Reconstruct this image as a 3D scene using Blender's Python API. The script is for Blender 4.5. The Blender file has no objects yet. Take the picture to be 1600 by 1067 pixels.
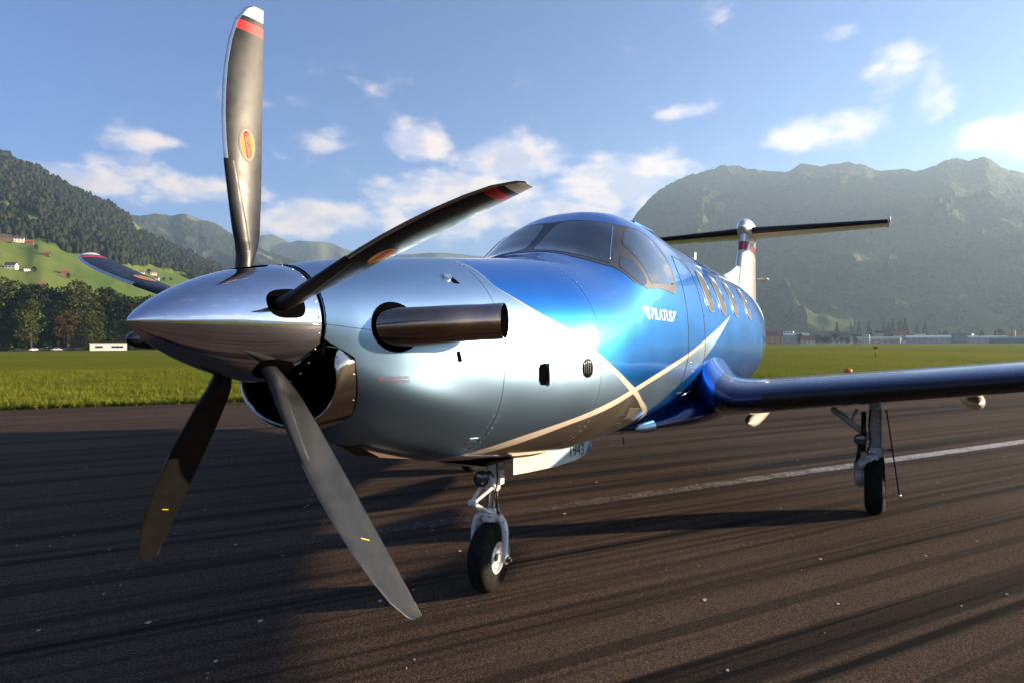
import bpy, bmesh, math, random
import numpy as np
from mathutils import Vector, Matrix, geometry
random.seed(7); RNG = np.random.default_rng(7)
D = bpy.data
SC = bpy.context.scene
COL = SC.collection
PI = math.pi
R = math.radians

# ------------------------------------------------------------------ camera
CAM = (-1.318, -2.227, 1.634)
YAW, PITCH, ROLL, FOC = 0.50128, 0.00477, -0.00592, 1015.47 / 1600 * 36
fw = Vector((math.cos(PITCH) * math.cos(YAW), math.cos(PITCH) * math.sin(YAW), math.sin(PITCH)))
rt0 = Vector((math.sin(YAW), -math.cos(YAW), 0)); up0 = rt0.cross(fw)
rt = rt0 * math.cos(ROLL) + up0 * math.sin(ROLL)
upv = -rt0 * math.sin(ROLL) + up0 * math.cos(ROLL)
cd = D.cameras.new('camera'); cam = D.objects.new('camera', cd); COL.objects.link(cam)
cd.sensor_width = 36; cd.lens = FOC; cd.clip_start = .05; cd.clip_end = 40000
M = Matrix.Identity(4)
for i in range(3):
    M[i][0], M[i][1], M[i][2], M[i][3] = rt[i], upv[i], -fw[i], CAM[i]
cam.matrix_world = M
SC.camera = cam

# ------------------------------------------------------------------ light
SUN_AZ, SUN_EL = -53.0, 10.8
SUN_POWER, SKY_POWER, EXPOSURE = 5.0, 0.05, 2.2
HAZE_DENSITY = 1.35e-4
sv = Vector((math.cos(R(SUN_EL)) * math.cos(R(SUN_AZ)), math.cos(R(SUN_EL)) * math.sin(R(SUN_AZ)), math.sin(R(SUN_EL))))
sd = D.lights.new('sun', 'SUN'); sun = D.objects.new('sun', sd); COL.objects.link(sun)
sd.energy = SUN_POWER; sd.angle = R(0.53); sd.color = (1.0, .80, .56)
sun.rotation_mode = 'QUATERNION'; sun.rotation_quaternion = sv.to_track_quat('Z', 'Y'); sun.location = (60, -90, 60)
vs = SC.view_settings
vs.view_transform = 'Standard'; vs.look = 'None'; vs.gamma = 1; vs.use_curve_mapping = False; vs.exposure = EXPOSURE
SC.cycles.max_bounces = 8; SC.cycles.volume_bounces = 0; SC.cycles.glossy_bounces = 5
SC.cycles.use_denoising = True
SC.cycles.sample_clamp_indirect = 8


# ------------------------------------------------------------------ node helper
class NB:
    def __init__(s, tree): s.t = tree; s.n = tree.nodes; s.l = tree.links
    def node(s, kind, **kw):
        n = s.n.new(kind)
        for k, v in kw.items(): setattr(n, k, v)
        return n
    def put(s, sock, v):
        if v is None: return
        if isinstance(v, bpy.types.NodeSocket): s.l.new(v, sock)
        elif isinstance(v, (tuple, list)):
            if sock.type == 'RGBA' and len(v) == 3: v = (*v, 1)
            sock.default_value = v
        else: sock.default_value = v
    def m(s, op, a, b=None, c=None, clamp=False):
        n = s.node('ShaderNodeMath', operation=op); n.use_clamp = clamp
        s.put(n.inputs[0], a); s.put(n.inputs[1], b); s.put(n.inputs[2], c)
        return n.outputs[0]
    def v(s, op, a, b=None, scale=None):
        n = s.node('ShaderNodeVectorMath', operation=op)
        s.put(n.inputs[0], a); s.put(n.inputs[1], b)
        if scale is not None: s.put(n.inputs['Scale'], scale)
        return n.outputs['Value'] if op in ('DOT_PRODUCT', 'LENGTH') else n.outputs[0]
    def mix(s, f, a, b):
        n = s.node('ShaderNodeMix', data_type='RGBA')
        s.put(n.inputs['Factor'], f); s.put(n.inputs[6], a); s.put(n.inputs[7], b)
        return n.outputs[2]
    def mixf(s, f, a, b):
        n = s.node('ShaderNodeMix', data_type='FLOAT')
        s.put(n.inputs[0], f); s.put(n.inputs[2], a); s.put(n.inputs[3], b)
        return n.outputs[0]
    def noise(s, vec, scale, detail=4, rough=.55, out=0, dims='3D'):
        n = s.node('ShaderNodeTexNoise', noise_dimensions=dims)
        s.put(n.inputs['Vector'], vec); s.put(n.inputs['Scale'], scale)
        n.inputs['Detail'].default_value = detail; n.inputs['Roughness'].default_value = rough
        return n.outputs[out]
    def ramp(s, f, a, b, lo=0., hi=1., smooth=True):
        n = s.node('ShaderNodeMapRange'); n.interpolation_type = 'SMOOTHSTEP' if smooth else 'LINEAR'
        s.put(n.inputs[0], f); s.put(n.inputs[1], a); s.put(n.inputs[2], b); s.put(n.inputs[3], lo); s.put(n.inputs[4], hi)
        return n.outputs[0]
    def attr(s, name):
        return s.node('ShaderNodeAttribute', attribute_name=name).outputs['Fac']
    def scale3(s, vec, x, y, z):
        return s.v('MULTIPLY', vec, (x, y, z))


def new_mat(name):
    m = D.materials.new(name); m.use_nodes = True
    b = NB(m.node_tree); p = b.n['Principled BSDF']
    return m, b, p


def mat(name, col, rough=.5, metal=0., coat=0., var=.06, vscale=8., bump=0., bscale=60., spec=.5, coat_rough=.03, emit=None):
    m, b, p = new_mat(name)
    tc = b.node('ShaderNodeTexCoord').outputs['Object']
    n = b.noise(tc, vscale, 4)
    f = b.ramp(n, .3, .7, 1 - var, 1 + var)
    b.put(p.inputs['Base Color'], b.v('SCALE', tuple(col), scale=f))
    b.put(p.inputs['Roughness'], b.m('MULTIPLY', b.ramp(b.noise(tc, vscale * 2.3, 3), .3, .7, 1 - var, 1 + var), rough))
    p.inputs['Metallic'].default_value = metal; p.inputs['Coat Weight'].default_value = coat
    p.inputs['Coat Roughness'].default_value = coat_rough; p.inputs['Specular IOR Level'].default_value = spec
    if bump:
        bn = b.node('ShaderNodeBump'); bn.inputs['Strength'].default_value = bump; bn.inputs['Distance'].default_value = .02
        b.put(bn.inputs['Height'], b.noise(tc, bscale, 5)); b.put(p.inputs['Normal'], bn.outputs[0])
    return m


# ------------------------------------------------------------------ world
w = D.worlds.new('World'); SC.world = w; w.use_nodes = True
b = NB(w.node_tree); b.n.clear()
sky = b.node('ShaderNodeTexSky', sky_type='NISHITA')
sky.sun_disc = False; sky.altitude = 450; sky.sun_elevation = R(SUN_EL); sky.sun_rotation = R(90 - SUN_AZ)
sky.air_density = 1.0; sky.dust_density = .4; sky.ozone_density = 5.0
tcw = b.node('ShaderNodeTexCoord').outputs['Generated']
dirn = b.v('NORMALIZE', tcw)
sep = b.node('ShaderNodeSeparateXYZ'); b.put(sep.inputs[0], dirn)
az = b.m('MULTIPLY', b.m('ARCTAN2', sep.outputs[1], sep.outputs[0]), 180 / PI)
el = b.m('MULTIPLY', b.m('ARCSINE', sep.outputs[2]), 180 / PI)
# cumulus banks: azimuth, elevation, half width, half height, weight
BANKS = [(48.5, 19.0, 4.5, 1.5, .52), (43.5, 17.2, 4.5, 1.6, .62), (37, 17.2, 4.0, 1.8, .85), (28, 15.8, 6, 2.1, 1.05), (20, 13.8, 6, 2.6, 1.1), (32, 13.2, 9, 2.2, .88), (25, 11.5, 9, 2.0, .75), (38, 12.5, 5, 2, .6),
         (53.5, 12.2, 6.0, 1.5, .85), (62, 12.0, 4, 1.0, .55), (46, 10.8, 5, 1.7, .95), (36, 10.2, 5, 1.6, .5), (57, 15.5, 2.5, .8, .45),
         (2.5, 16.4, 4.8, 2.1, .70), (-1.5, 19.0, 2.6, 2.3, .64), (-4.2, 17.4, 2.2, 2.6, .60), (13.7, 18.9, 2.4, .7, .5), (-8.5, 14.2, 4, 1.8, .6), (1.5, 23.2, 1.6, 1.0, .45), (10, 15.5, 3.0, 1.2, .35),
         (-30, 16, 14, 3, .8), (-62, 22, 12, 3, .6), (-95, 14, 16, 3.5, .9), (-140, 16, 20, 4, .9), (168, 13, 18, 3, .8), (120, 15, 20, 4, .9), (88, 14, 10, 3, .7)]
tot = None
for (a, e, wa, we, wt) in BANKS:
    da = b.m('DIVIDE', b.m('SUBTRACT', az, a), wa); de = b.m('DIVIDE', b.m('SUBTRACT', el, e), we)
    g = b.m('MULTIPLY', b.m('EXPONENT', b.m('MULTIPLY', b.m('ADD', b.m('MULTIPLY', da, da), b.m('MULTIPLY', de, de)), -1.)), wt)
    tot = g if tot is None else b.m('MAXIMUM', tot, g)
def cloud_noise(vec):
    q = b.scale3(vec, 1, 1, 1.9)
    return b.noise(q, 7.5, 9, .58)
n0 = cloud_noise(dirn)
n1 = cloud_noise(b.v('ADD', dirn, (sv.x * .035, sv.y * .035, .022)))
dens = b.m('ADD', b.m('MULTIPLY', b.m('SUBTRACT', n0, .5), .9), b.m('MULTIPLY', tot, .45))
alpha = b.ramp(dens, .10, .33)
alpha = b.m('MULTIPLY', alpha, b.ramp(el, 1, 6))
lit = b.ramp(b.m('SUBTRACT', n0, n1), -.07, .10)
thick = b.ramp(dens, .12, .42, 1.0, .78)
ccol = b.mix(lit, (3.9, 3.85, 4.7), (7.3, 5.95, 4.85))  # sunlit and shaded cloud sides painted into the colour
ccol = b.v('SCALE', ccol, scale=thick)
bg = b.node('ShaderNodeBackground'); bg.inputs['Strength'].default_value = SKY_POWER
skyc = b.v('MULTIPLY', sky.outputs[0], (1.02, .95, 1.07))
b.put(bg.inputs['Color'], b.mix(b.m('MULTIPLY', alpha, .82), skyc, ccol))
wo = b.node('ShaderNodeOutputWorld'); b.l.new(bg.outputs[0], wo.inputs['Surface'])


# ------------------------------------------------------------------ mesh helpers
def mesh(name, verts, faces, mats=None, parent=None, smooth=True, midx=None, attrs=None):
    me = D.meshes.new(name)
    verts = np.asarray(verts, np.float32)
    if isinstance(faces, np.ndarray):
        k = faces.shape[1]; nf = len(faces)
        me.vertices.add(len(verts)); me.vertices.foreach_set('co', verts.ravel())
        me.loops.add(nf * k); me.loops.foreach_set('vertex_index', faces.ravel().astype(np.int32))
        me.polygons.add(nf); me.polygons.foreach_set('loop_start', np.arange(0, nf * k, k, dtype=np.int32))
        me.update(calc_edges=True)
    else:
        me.from_pydata([tuple(map(float, v)) for v in verts], [], [list(map(int, f)) for f in faces])
    if smooth: me.polygons.foreach_set('use_smooth', np.ones(len(me.polygons), bool))
    if mats is not None:
        for m in (mats if isinstance(mats, (list, tuple)) else [mats]): me.materials.append(m)
    if midx is not None: me.polygons.foreach_set('material_index', np.asarray(midx, np.int32))
    if attrs:
        for k, v in attrs.items():
            a = me.attributes.new(k, 'FLOAT', 'POINT'); a.data.foreach_set('value', np.asarray(v, np.float32))
    me.update()
    o = D.objects.new(name, me); COL.objects.link(o)
    if parent is not None: o.parent = parent
    return o


def grid_faces(n, m, close_m=False, flip=False):
    f = []
    mm = m if close_m else m - 1
    i, j = np.meshgrid(np.arange(n - 1), np.arange(mm), indexing='ij'); j2 = (j + 1) % m
    f = np.stack([i * m + j, (i + 1) * m + j, (i + 1) * m + j2, i * m + j2], -1).reshape(-1, 4)
    return f[:, ::-1].copy() if flip else f


class MB:
    """collects boxes, tubes, lathes, loose polygons into one mesh"""
    def __init__(s): s.v = []; s.f = []; s.mi = []
    def add(s, v, f, mi=0):
        o = len(s.v); s.v += [tuple(map(float, p)) for p in v]; s.f += [[int(i) + o for i in q] for q in f]; s.mi += [mi] * len(f); return s
    def box(s, c, size, mi=0, rot=None, bev=0.):
        x, y, z = [d / 2 for d in size]
        bm = bmesh.new(); bmesh.ops.create_cube(bm, size=1)
        for q in bm.verts: q.co = Vector((q.co.x * size[0], q.co.y * size[1], q.co.z * size[2]))
        if bev > 0: bmesh.ops.bevel(bm, geom=bm.edges[:], offset=bev, segments=2, affect='EDGES', profile=.5)
        mt = Matrix.Translation(c) @ (rot.to_4x4() if rot is not None else Matrix.Identity(4))
        bm.verts.ensure_lookup_table(); bm.verts.index_update()
        s.add([mt @ q.co for q in bm.verts], [[q.index for q in f.verts] for f in bm.faces], mi); bm.free(); return s
    def tube(s, pts, rad, n=12, mi=0, cap=True):
        pts = [Vector(p) for p in pts]; rad = rad if isinstance(rad, (list, tuple)) else [rad] * len(pts)
        V = []; F = []
        T = []
        for i in range(len(pts)):
            d = (pts[min(i + 1, len(pts) - 1)] - pts[max(i - 1, 0)]).normalized(); T.append(d)
        u = T[0].orthogonal().normalized()
        for i, p in enumerate(pts):
            u = (u - T[i] * u.dot(T[i])).normalized(); q = T[i].cross(u)
            for k in range(n):
                a = 2 * PI * k / n; V.append(p + (u * math.cos(a) + q * math.sin(a)) * rad[i])
        for i in range(len(pts) - 1):
            for k in range(n): F.append([i * n + k, i * n + (k + 1) % n, (i + 1) * n + (k + 1) % n, (i + 1) * n + k])
        if cap: F += [list(range(n))[::-1], [(len(pts) - 1) * n + k for k in range(n)]]
        return s.add(V, F, mi)
    def lathe(s, prof, c, axis, n=32, mi=0):
        """prof: list of (distance along axis, radius)"""
        ax = Vector(axis).normalized(); u = ax.orthogonal().normalized(); q = ax.cross(u); c = Vector(c)
        V = []; F = []
        for a_, r_ in prof:
            for k in range(n):
                t = 2 * PI * k / n; V.append(c + ax * a_ + (u * math.cos(t) + q * math.sin(t)) * r_)
        for i in range(len(prof) - 1):
            for k in range(n): F.append([i * n + k, i * n + (k + 1) % n, (i + 1) * n + (k + 1) % n, (i + 1) * n + k])
        return s.add(V, F, mi)
    def prism(s, poly, depth, mi=0):
        """poly: 3D points of a flat outline, depth: extrusion vector"""
        n = len(poly); d = Vector(depth)
        V = [Vector(p) for p in poly] + [Vector(p) + d for p in poly]
        F = [list(range(n))[::-1], [n + i for i in range(n)]] + [[i, (i + 1) % n, n + (i + 1) % n, n + i] for i in range(n)]
        return s.add(V, F, mi)
    def build(s, name, mats, parent=None, smooth=False, angle=None):
        o = mesh(name, s.v, s.f, mats, parent, smooth=smooth or angle is not None, midx=s.mi)
        bm = bmesh.new(); bm.from_mesh(o.data); bmesh.ops.recalc_face_normals(bm, faces=bm.faces[:]); bm.to_mesh(o.data); bm.free()
        if angle is not None:
            o.data.set_sharp_from_angle(angle=R(angle))
        return o


def thing(name, label, cat, loc=(0, 0, 0), group=None, rz=0.):
    o = D.objects.new(name, None); COL.objects.link(o); o.location = loc; o.rotation_euler = (0, 0, rz); o.empty_display_size = .3
    return tag(o, label, cat, group)


def tag(o, label, cat, group=None, kind=None):
    o['label'] = label; o['category'] = cat
    if group: o['group'] = group
    if kind: o['kind'] = kind
    return o


def structure(o, kind='structure'):
    o['kind'] = kind; return o


def copy_tree(o, parent=None):
    c = o.copy(); COL.objects.link(c); c.parent = parent
    for ch in list(o.children): copy_tree(ch, c)
    return c


def pchip(xs, ys, x):
    xs = np.asarray(xs, float); ys = np.asarray(ys, float); x = np.asarray(x, float)
    h = np.diff(xs); d = np.diff(ys) / h; m = np.zeros_like(ys)
    for i in range(1, len(xs) - 1):
        if d[i - 1] * d[i] > 0:
            w1 = 2 * h[i] + h[i - 1]; w2 = h[i] + 2 * h[i - 1]; m[i] = (w1 + w2) / (w1 / d[i - 1] + w2 / d[i])
    m[0] = d[0]; m[-1] = d[-1]
    i = np.clip(np.searchsorted(xs, x) - 1, 0, len(xs) - 2); t = np.clip((x - xs[i]) / h[i], 0, 1)
    return ys[i] * (2 * t**3 - 3 * t**2 + 1) + m[i] * h[i] * (t**3 - 2 * t**2 + t) + ys[i + 1] * (-2 * t**3 + 3 * t**2) + m[i + 1] * h[i] * (t**3 - t**2)


def hash2(ix, iy, seed):
    n = (ix.astype(np.int64) * 374761393 + iy.astype(np.int64) * 668265263 + seed * 1442695041) & 0x7fffffff
    n = ((n ^ (n >> 13)) * 1274126177) & 0x7fffffff
    return ((n ^ (n >> 16)) & 0xffff) / 65535.


def vnoise(x, y, seed=0):
    x = np.asarray(x, float); y = np.asarray(y, float)
    ix = np.floor(x); iy = np.floor(y); fx = x - ix; fy = y - iy
    fx = fx * fx * fx * (fx * (fx * 6 - 15) + 10); fy = fy * fy * fy * (fy * (fy * 6 - 15) + 10)
    h = lambda a, c: hash2(ix + a, iy + c, seed)
    return (h(0, 0) * (1 - fx) + h(1, 0) * fx) * (1 - fy) + (h(0, 1) * (1 - fx) + h(1, 1) * fx) * fy


def fbm(x, y, oct=5, seed=0, gain=.5):
    s = 0; a = 1.; t = 0
    for o in range(oct):
        s = s + a * vnoise(x, y, seed + o); t += a; a *= gain; x = np.asarray(x) * 2.03 + 17.1; y = np.asarray(y) * 2.03 + 5.3
    return s / t


def ridged(x, y, oct=4, seed=0):
    s = 0; a = 1.; t = 0
    for o in range(oct):
        s = s + a * (1 - np.abs(2 * vnoise(x, y, seed + o) - 1)); t += a; a *= .5; x = np.asarray(x) * 2.1 + 3.7; y = np.asarray(y) * 2.1 + 9.1
    return s / t

# ================================================================== SETTING
CX, CY, CZ = CAM

# ---- materials of the land
def land_material(name, meadow=((.075, .125, .018), (.13, .165, .03)), wood=((.012, .024, .010), (.035, .05, .016)), scale=.02, rock=False, bump=3.):
    m, b, p = new_mat(name)
    tc = b.node('ShaderNodeTexCoord').outputs['Object']
    f = b.attr('forest')
    n1_ = b.noise(tc, scale * .35, 5); n2 = b.noise(tc, scale * 3.2, 4, .6); n3 = b.noise(tc, scale * 1.1, 4)
    me = b.mix(b.ramp(n1_, .35, .65), *meadow); me = b.mix(b.ramp(n3, .55, .7, 0, .45), me, (.16, .14, .05))
    wd = b.mix(b.ramp(n2, .3, .7), *wood); wd = b.mix(b.ramp(n1_, .5, .75, 0, .45), wd, (.055, .055, .018))
    c = b.mix(f, me, wd)
    if rock:
        c = b.mix(b.ramp(b.attr('rock'), .80, 1.0, 0, .7), c, (.16, .15, .13))
    b.put(p.inputs['Base Color'], c); p.inputs['Roughness'].default_value = .95; p.inputs['Specular IOR Level'].default_value = .1
    bn = b.node('ShaderNodeBump'); bn.inputs['Strength'].default_value = .9; bn.inputs['Distance'].default_value = bump
    b.put(bn.inputs['Height'], b.m('MULTIPLY', b.m('ADD', n2, b.noise(tc, scale * 8, 3)), f)); b.put(p.inputs['Normal'], bn.outputs[0])
    return m


M_land = land_material('hillside_land')
M_far = land_material('mountain_land', meadow=((.045, .066, .018), (.075, .085, .028)), wood=((.02, .034, .014), (.045, .06, .022)), scale=.009, bump=14., rock=True)

# ---- valley floor, one sheet to the horizon
m, b, p = new_mat('field_grass')
tc = b.node('ShaderNodeTexCoord').outputs['Object']
big = b.noise(b.scale3(tc, .012, .03, 1), 1, 4); mid = b.noise(b.scale3(tc, .25, .25, 1), 1, 5, .6); fine = b.noise(tc, 9, 4, .65)
c = b.mix(b.ramp(big, .35, .65), (.112, .138, .007), (.18, .18, .010))
c = b.mix(b.ramp(mid, .42, .72, 0, .6), c, (.070, .10, .008))
c = b.mix(b.ramp(fine, .4, .75, 0, .5), c, (.19, .19, .025))
b.put(p.inputs['Base Color'], c); p.inputs['Roughness'].default_value = 1; p.inputs['Specular IOR Level'].default_value = .03
bn = b.node('ShaderNodeBump'); bn.inputs['Strength'].default_value = 1.; bn.inputs['Distance'].default_value = .12
b.put(bn.inputs['Height'], b.m('ADD', fine, b.m('MULTIPLY', mid, 1.5))); b.put(p.inputs['Normal'], bn.outputs[0])
M_field = m
rr = np.array([0, 4, 10, 20, 35, 60, 100, 160, 250, 400, 650, 1000, 1700, 2800, 4500, 7000.])
aa = np.linspace(0, 2 * PI, 97)[:-1]
V = np.stack([CX + rr[:, None] * np.cos(aa), CY + rr[:, None] * np.sin(aa), np.zeros((len(rr), 96))], -1).reshape(-1, 3)
structure(mesh('ground', V, grid_faces(len(rr), 96, True), M_field))

# ---- hills and mountains: polar height fields about the valley point
class Hill:
    def __init__(s, name, azs, els, r_foot, r_ridge, r_back, na, nr, seed, prof=1.15, gully=.10, rough=4., gscale=14., forest=None, mat_=None, z0=0., rvar=.1):
        a = np.linspace(azs[0], azs[-1], na); u = np.linspace(0, 1.35, nr)
        A, U = np.meshgrid(a, u, indexing='ij')
        E = pchip(azs, els, a) if azs[0] < azs[-1] else pchip(azs[::-1], els[::-1], a)
        rrg = r_ridge * (1 + rvar * (fbm(a * .22 + seed, a * 0, 3, seed) - .5) * 2)
        Hr = CZ + rrg * np.tan(np.radians(E))
        rf = r_foot * (1 + .12 * (fbm(a * .3, a * 0 + 3, 3, seed + 4) - .5))
        S = U; RR = np.where(S <= 1, rf[:, None] + S * (rrg - rf)[:, None], rrg[:, None] + (S - 1) / .35 * (r_back - r_ridge))
        ar = np.radians(A) * r_ridge
        wx = 1.1 * (fbm(ar / 420, RR / 420, 3, seed + 8) - .5); wy = 1.1 * (fbm(ar / 420, RR / 420, 3, seed + 9) - .5)
        g = ridged(ar / r_ridge * gscale + wx, S * 3.2 + wy, 3, seed + 20)
        g2 = fbm(ar / (r_ridge * .05), RR / (r_ridge * .05), 5, seed + 30)
        up_ = np.clip(S, 0, 1)
        Z = Hr[:, None] * (up_ ** prof)
        env = np.clip(up_ * (1 - up_) * 4, 0, 1)
        Z = Z + Hr[:, None] * env * gully * ((g - .55) * 1.6 + (g2 - .5) * .8) * np.clip(1.6 - S, .3, 1)
        Z = np.where(S > 1, Hr[:, None] * (1 - 1.6 * (S - 1)) + 0 * Z, Z)
        fine_ = (vnoise(ar / 9., RR / 14., seed + 40) - .5) * 2 + (vnoise(ar / 23., RR / 30., seed + 41) - .5) * 2
        F = np.zeros_like(Z)
        EL = np.degrees(np.arctan2(Z - CZ, RR))
        if forest is not None: F = forest(A, S, EL, ar, RR, seed)
        Z = Z + F * fine_ * rough * np.clip(S * 6, 0, 1)
        Z[:, 0] = -.6; Z = Z + z0
        s.a, s.A, s.R, s.Z, s.F = a, A, RR, Z, F
        X = CX + RR * np.cos(np.radians(A)); Y = CY + RR * np.sin(np.radians(A))
        rock = np.clip((g2 - .5) * 3 + (S - .75) * 1.2, 0, 1)
        s.o = structure(mesh(name, np.stack([X, Y, Z], -1).reshape(-1, 3), grid_faces(na, nr, flip=False), mat_, attrs={'forest': F.ravel(), 'rock': rock.ravel()}))
        s.o.data.flip_normals() if s.o.data.polygons[len(s.o.data.polygons) // 3].normal.z < 0 else None
    def at(s, az_, r_):
        i = int(np.clip(np.searchsorted(s.a, az_), 0, len(s.a) - 1)); return float(np.interp(r_, s.R[i], s.Z[i]))
    def on_sight(s, az_, el_):
        """distance at which the slope is seen under elevation el_ along azimuth az_"""
        i = int(np.clip(np.searchsorted(s.a, az_), 0, len(s.a) - 1))
        e = np.degrees(np.arctan2(s.Z[i] - CZ, s.R[i])); k = int(np.argmax(e > el_)); k = max(k, 1)
        t = (el_ - e[k - 1]) / (e[k] - e[k - 1] + 1e-9); r_ = s.R[i, k - 1] + t * (s.R[i, k] - s.R[i, k - 1])
        return r_, s.at(az_, r_)


def sm(x, a, b_): t = np.clip((x - a) / (b_ - a), 0, 1); return t * t * (3 - 2 * t)


def forest_left(A, S, EL, ar, RR, seed):
    edge = np.interp(A, [50, 53.1, 55.1, 57.3, 59.9, 62.1, 63.2, 64.9, 67, 75, 85], [3.6, 4.4, 5.4, 6.1, 6.4, 6.8, 7.0, 7.45, 7.7, 8.0, 7.5])
    nz = (fbm(ar / 60., RR / 60., 4, seed + 3) - .5)
    f = sm(EL + nz * .7, edge - .12, edge + .12)
    lo = np.interp(A, [60, 63.9, 65.5, 67, 70, 74], [9, 8.55, 8.88, 9.46, 10.0, 10.2]); hi = np.interp(A, [60, 63.9, 65.5, 67, 70, 74], [8.2, 8.7, 9.54, 9.95, 10.5, 10.7])
    e2 = EL + nz * .35
    f = f * (1 - sm(e2, lo - .06, lo + .06) * (1 - sm(e2, hi - .06, hi + .06)))
    lo = np.interp(A, [56.2, 57.3, 58.7, 59.4], [8.3, 8.15, 8.6, 9.5]); hi = np.interp(A, [56.2, 57.3, 58.7, 59.4], [8.2, 9.0, 9.55, 9.4])
    f = f * (1 - sm(e2, lo - .06, lo + .06) * (1 - sm(e2, hi - .06, hi + .06)) * .9)
    # lone copses in the meadow
    return f


L_AZ = [46, 48.5, 51.2, 52.9, 55.4, 57.6, 59.6, 60.4, 61.5, 62.5, 63.5, 64.6, 65.5, 66.3, 67, 70, 75, 82, 92]
L_EL = [2.2, 3.6, 5.25, 6.1, 7.3, 8.4, 9.95, 10.4, 10.8, 11.24, 11.7, 12.3, 12.65, 12.96, 13.15, 13.9, 14.2, 12.5, 9.0]
hillL = Hill('hill', L_AZ, L_EL, 520, 1900, 2500, 560, 150, 3, prof=1.12, gully=.012, gscale=9., rough=5.0, forest=forest_left, mat_=M_land)

all_forest = lambda A, S, EL, ar, RR, seed: np.clip(sm(fbm(ar / 160., RR / 200., 4, seed + 3), .30, .42), 0, 1) * .95
M_mid = land_material('ridge_land', meadow=((.028, .042, .014), (.055, .058, .026)), wood=((.010, .018, .009), (.022, .032, .014)), scale=.009, bump=14., rock=True)
M_AZ = [40, 44.1, 46.9, 49.8, 52.6, 53.3, 54.5, 55.6, 56.3, 57.3, 58.6, 59.6, 61.3, 66]
M_EL = [4.5, 5.97, 7.06, 7.99, 9.36, 9.77, 10.08, 10.35, 10.13, 10.21, 9.93, 10.0, 9.3, 8.0]
Hill('mountain', M_AZ, M_EL, 1900, 3600, 4300, 300, 90, 11, gully=.12, rough=5., gscale=11., forest=lambda A, S, EL, ar, RR, sd_: sm(fbm(ar / 200., RR / 260., 4, sd_), .24, .40) * (1 - .6 * sm(EL, 9.3, 10.0)), mat_=M_mid)
D_AZ = [20, 26, 30.9, 35.4, 38.7, 42.6, 44.6, 46.0, 46.9, 47.5, 48.2, 49.0, 49.6, 50.4, 53.5, 58]
D_EL = [6.2, 7.2, 7.66, 8.02, 7.81, 8.05, 8.68, 8.73, 8.75, 8.56, 8.85, 9.12, 9.08, 8.63, 8.2, 7.5]
Hill('mountain', D_AZ, D_EL, 3900, 5600, 6300, 320, 70, 17, gully=.14, rough=3., gscale=13., forest=lambda A, S, EL, ar, RR, sd_: sm(fbm(ar / 300., RR / 300., 4, sd_), .4, .55) * .6, mat_=M_mid)


def forest_right(A, S, EL, ar, RR, seed):
    nz = fbm(ar / 210., RR / 330., 4, seed + 3)
    f = 1 - .7 * sm(nz + (.06 - np.clip(EL, 0, 20) * .010), .58, .68)
    low = sm(fbm(ar / 95., RR / 150., 4, seed + 13), .56, .60) * (1 - sm(EL, 2.0, 3.4))
    return np.clip(np.minimum(f, 1 - low), 0, 1)


R_AZ = [-40, -30, -22, -15, -9.6, -8.65, -8.1, -7.39, -6.53, -5.34, -4.44, -3.47, -2.2, -.73, .27, 1.64, 3.23, 4.67, 5.77, 7.27, 8.8, 10.36, 11.54, 13.36, 15.44, 17.34, 18.16, 19.5, 21, 24, 28]
R_EL = [5.5, 7.0, 8.6, 10.2, 11.53, 11.91, 12.41, 12.96, 12.89, 13.16, 12.85, 12.61, 12.88, 12.98, 13.55, 13.87, 13.82, 14.09, 13.64, 13.92, 14.23, 14.6, 14.37, 14.02, 13.23, 11.69, 10.66, 9.0, 7.0, 4.0, 2.5]
Hill('mountain', R_AZ, R_EL, 1250, 3400, 4100, 760, 150, 29, prof=1.2, gully=.11, rough=4.0, gscale=8., forest=forest_right, mat_=M_far, rvar=.05)

# the rest of the valley rim, never in the frame but mirrored in the paint
ra = np.linspace(92, 320, 40); re = 6.2 + 4.5 * (fbm(ra * .07, ra * 0 + 4, 4, 71) - .42)
re = re - 2.0 * np.exp(-((ra - 303) / 18) ** 2); re = np.clip(re, 3.2, 11)
Hill('mountain', list(ra), list(re), 1400, 4200, 5000, 420, 60, 51, gully=.14, rough=4., gscale=9., forest=all_forest, mat_=M_far)

# ---- haze
bm = bmesh.new(); bmesh.ops.create_cube(bm, size=1)
hz = D.meshes.new('haze')
for q in bm.verts: q.co = Vector((CX + q.co.x * 14800, CY + q.co.y * 14800, -1.6 + (q.co.z + .5) * 1010))
bm.to_mesh(hz); bm.free()
ho = D.objects.new('haze', hz); COL.objects.link(ho); ho['kind'] = 'stuff'
hm = D.materials.new('haze_air'); hm.use_nodes = True; b = NB(hm.node_tree); b.n.clear()
pv = b.node('ShaderNodeVolumePrincipled'); pv.inputs['Color'].default_value = (.55, .77, 1.0, 1); pv.inputs['Density'].default_value = HAZE_DENSITY
pv.inputs['Anisotropy'].default_value = .35; pv.inputs['Density Attribute'].default_value = ''
om = b.node('ShaderNodeOutputMaterial'); b.l.new(pv.outputs[0], om.inputs['Volume']); hz.materials.append(hm)

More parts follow.
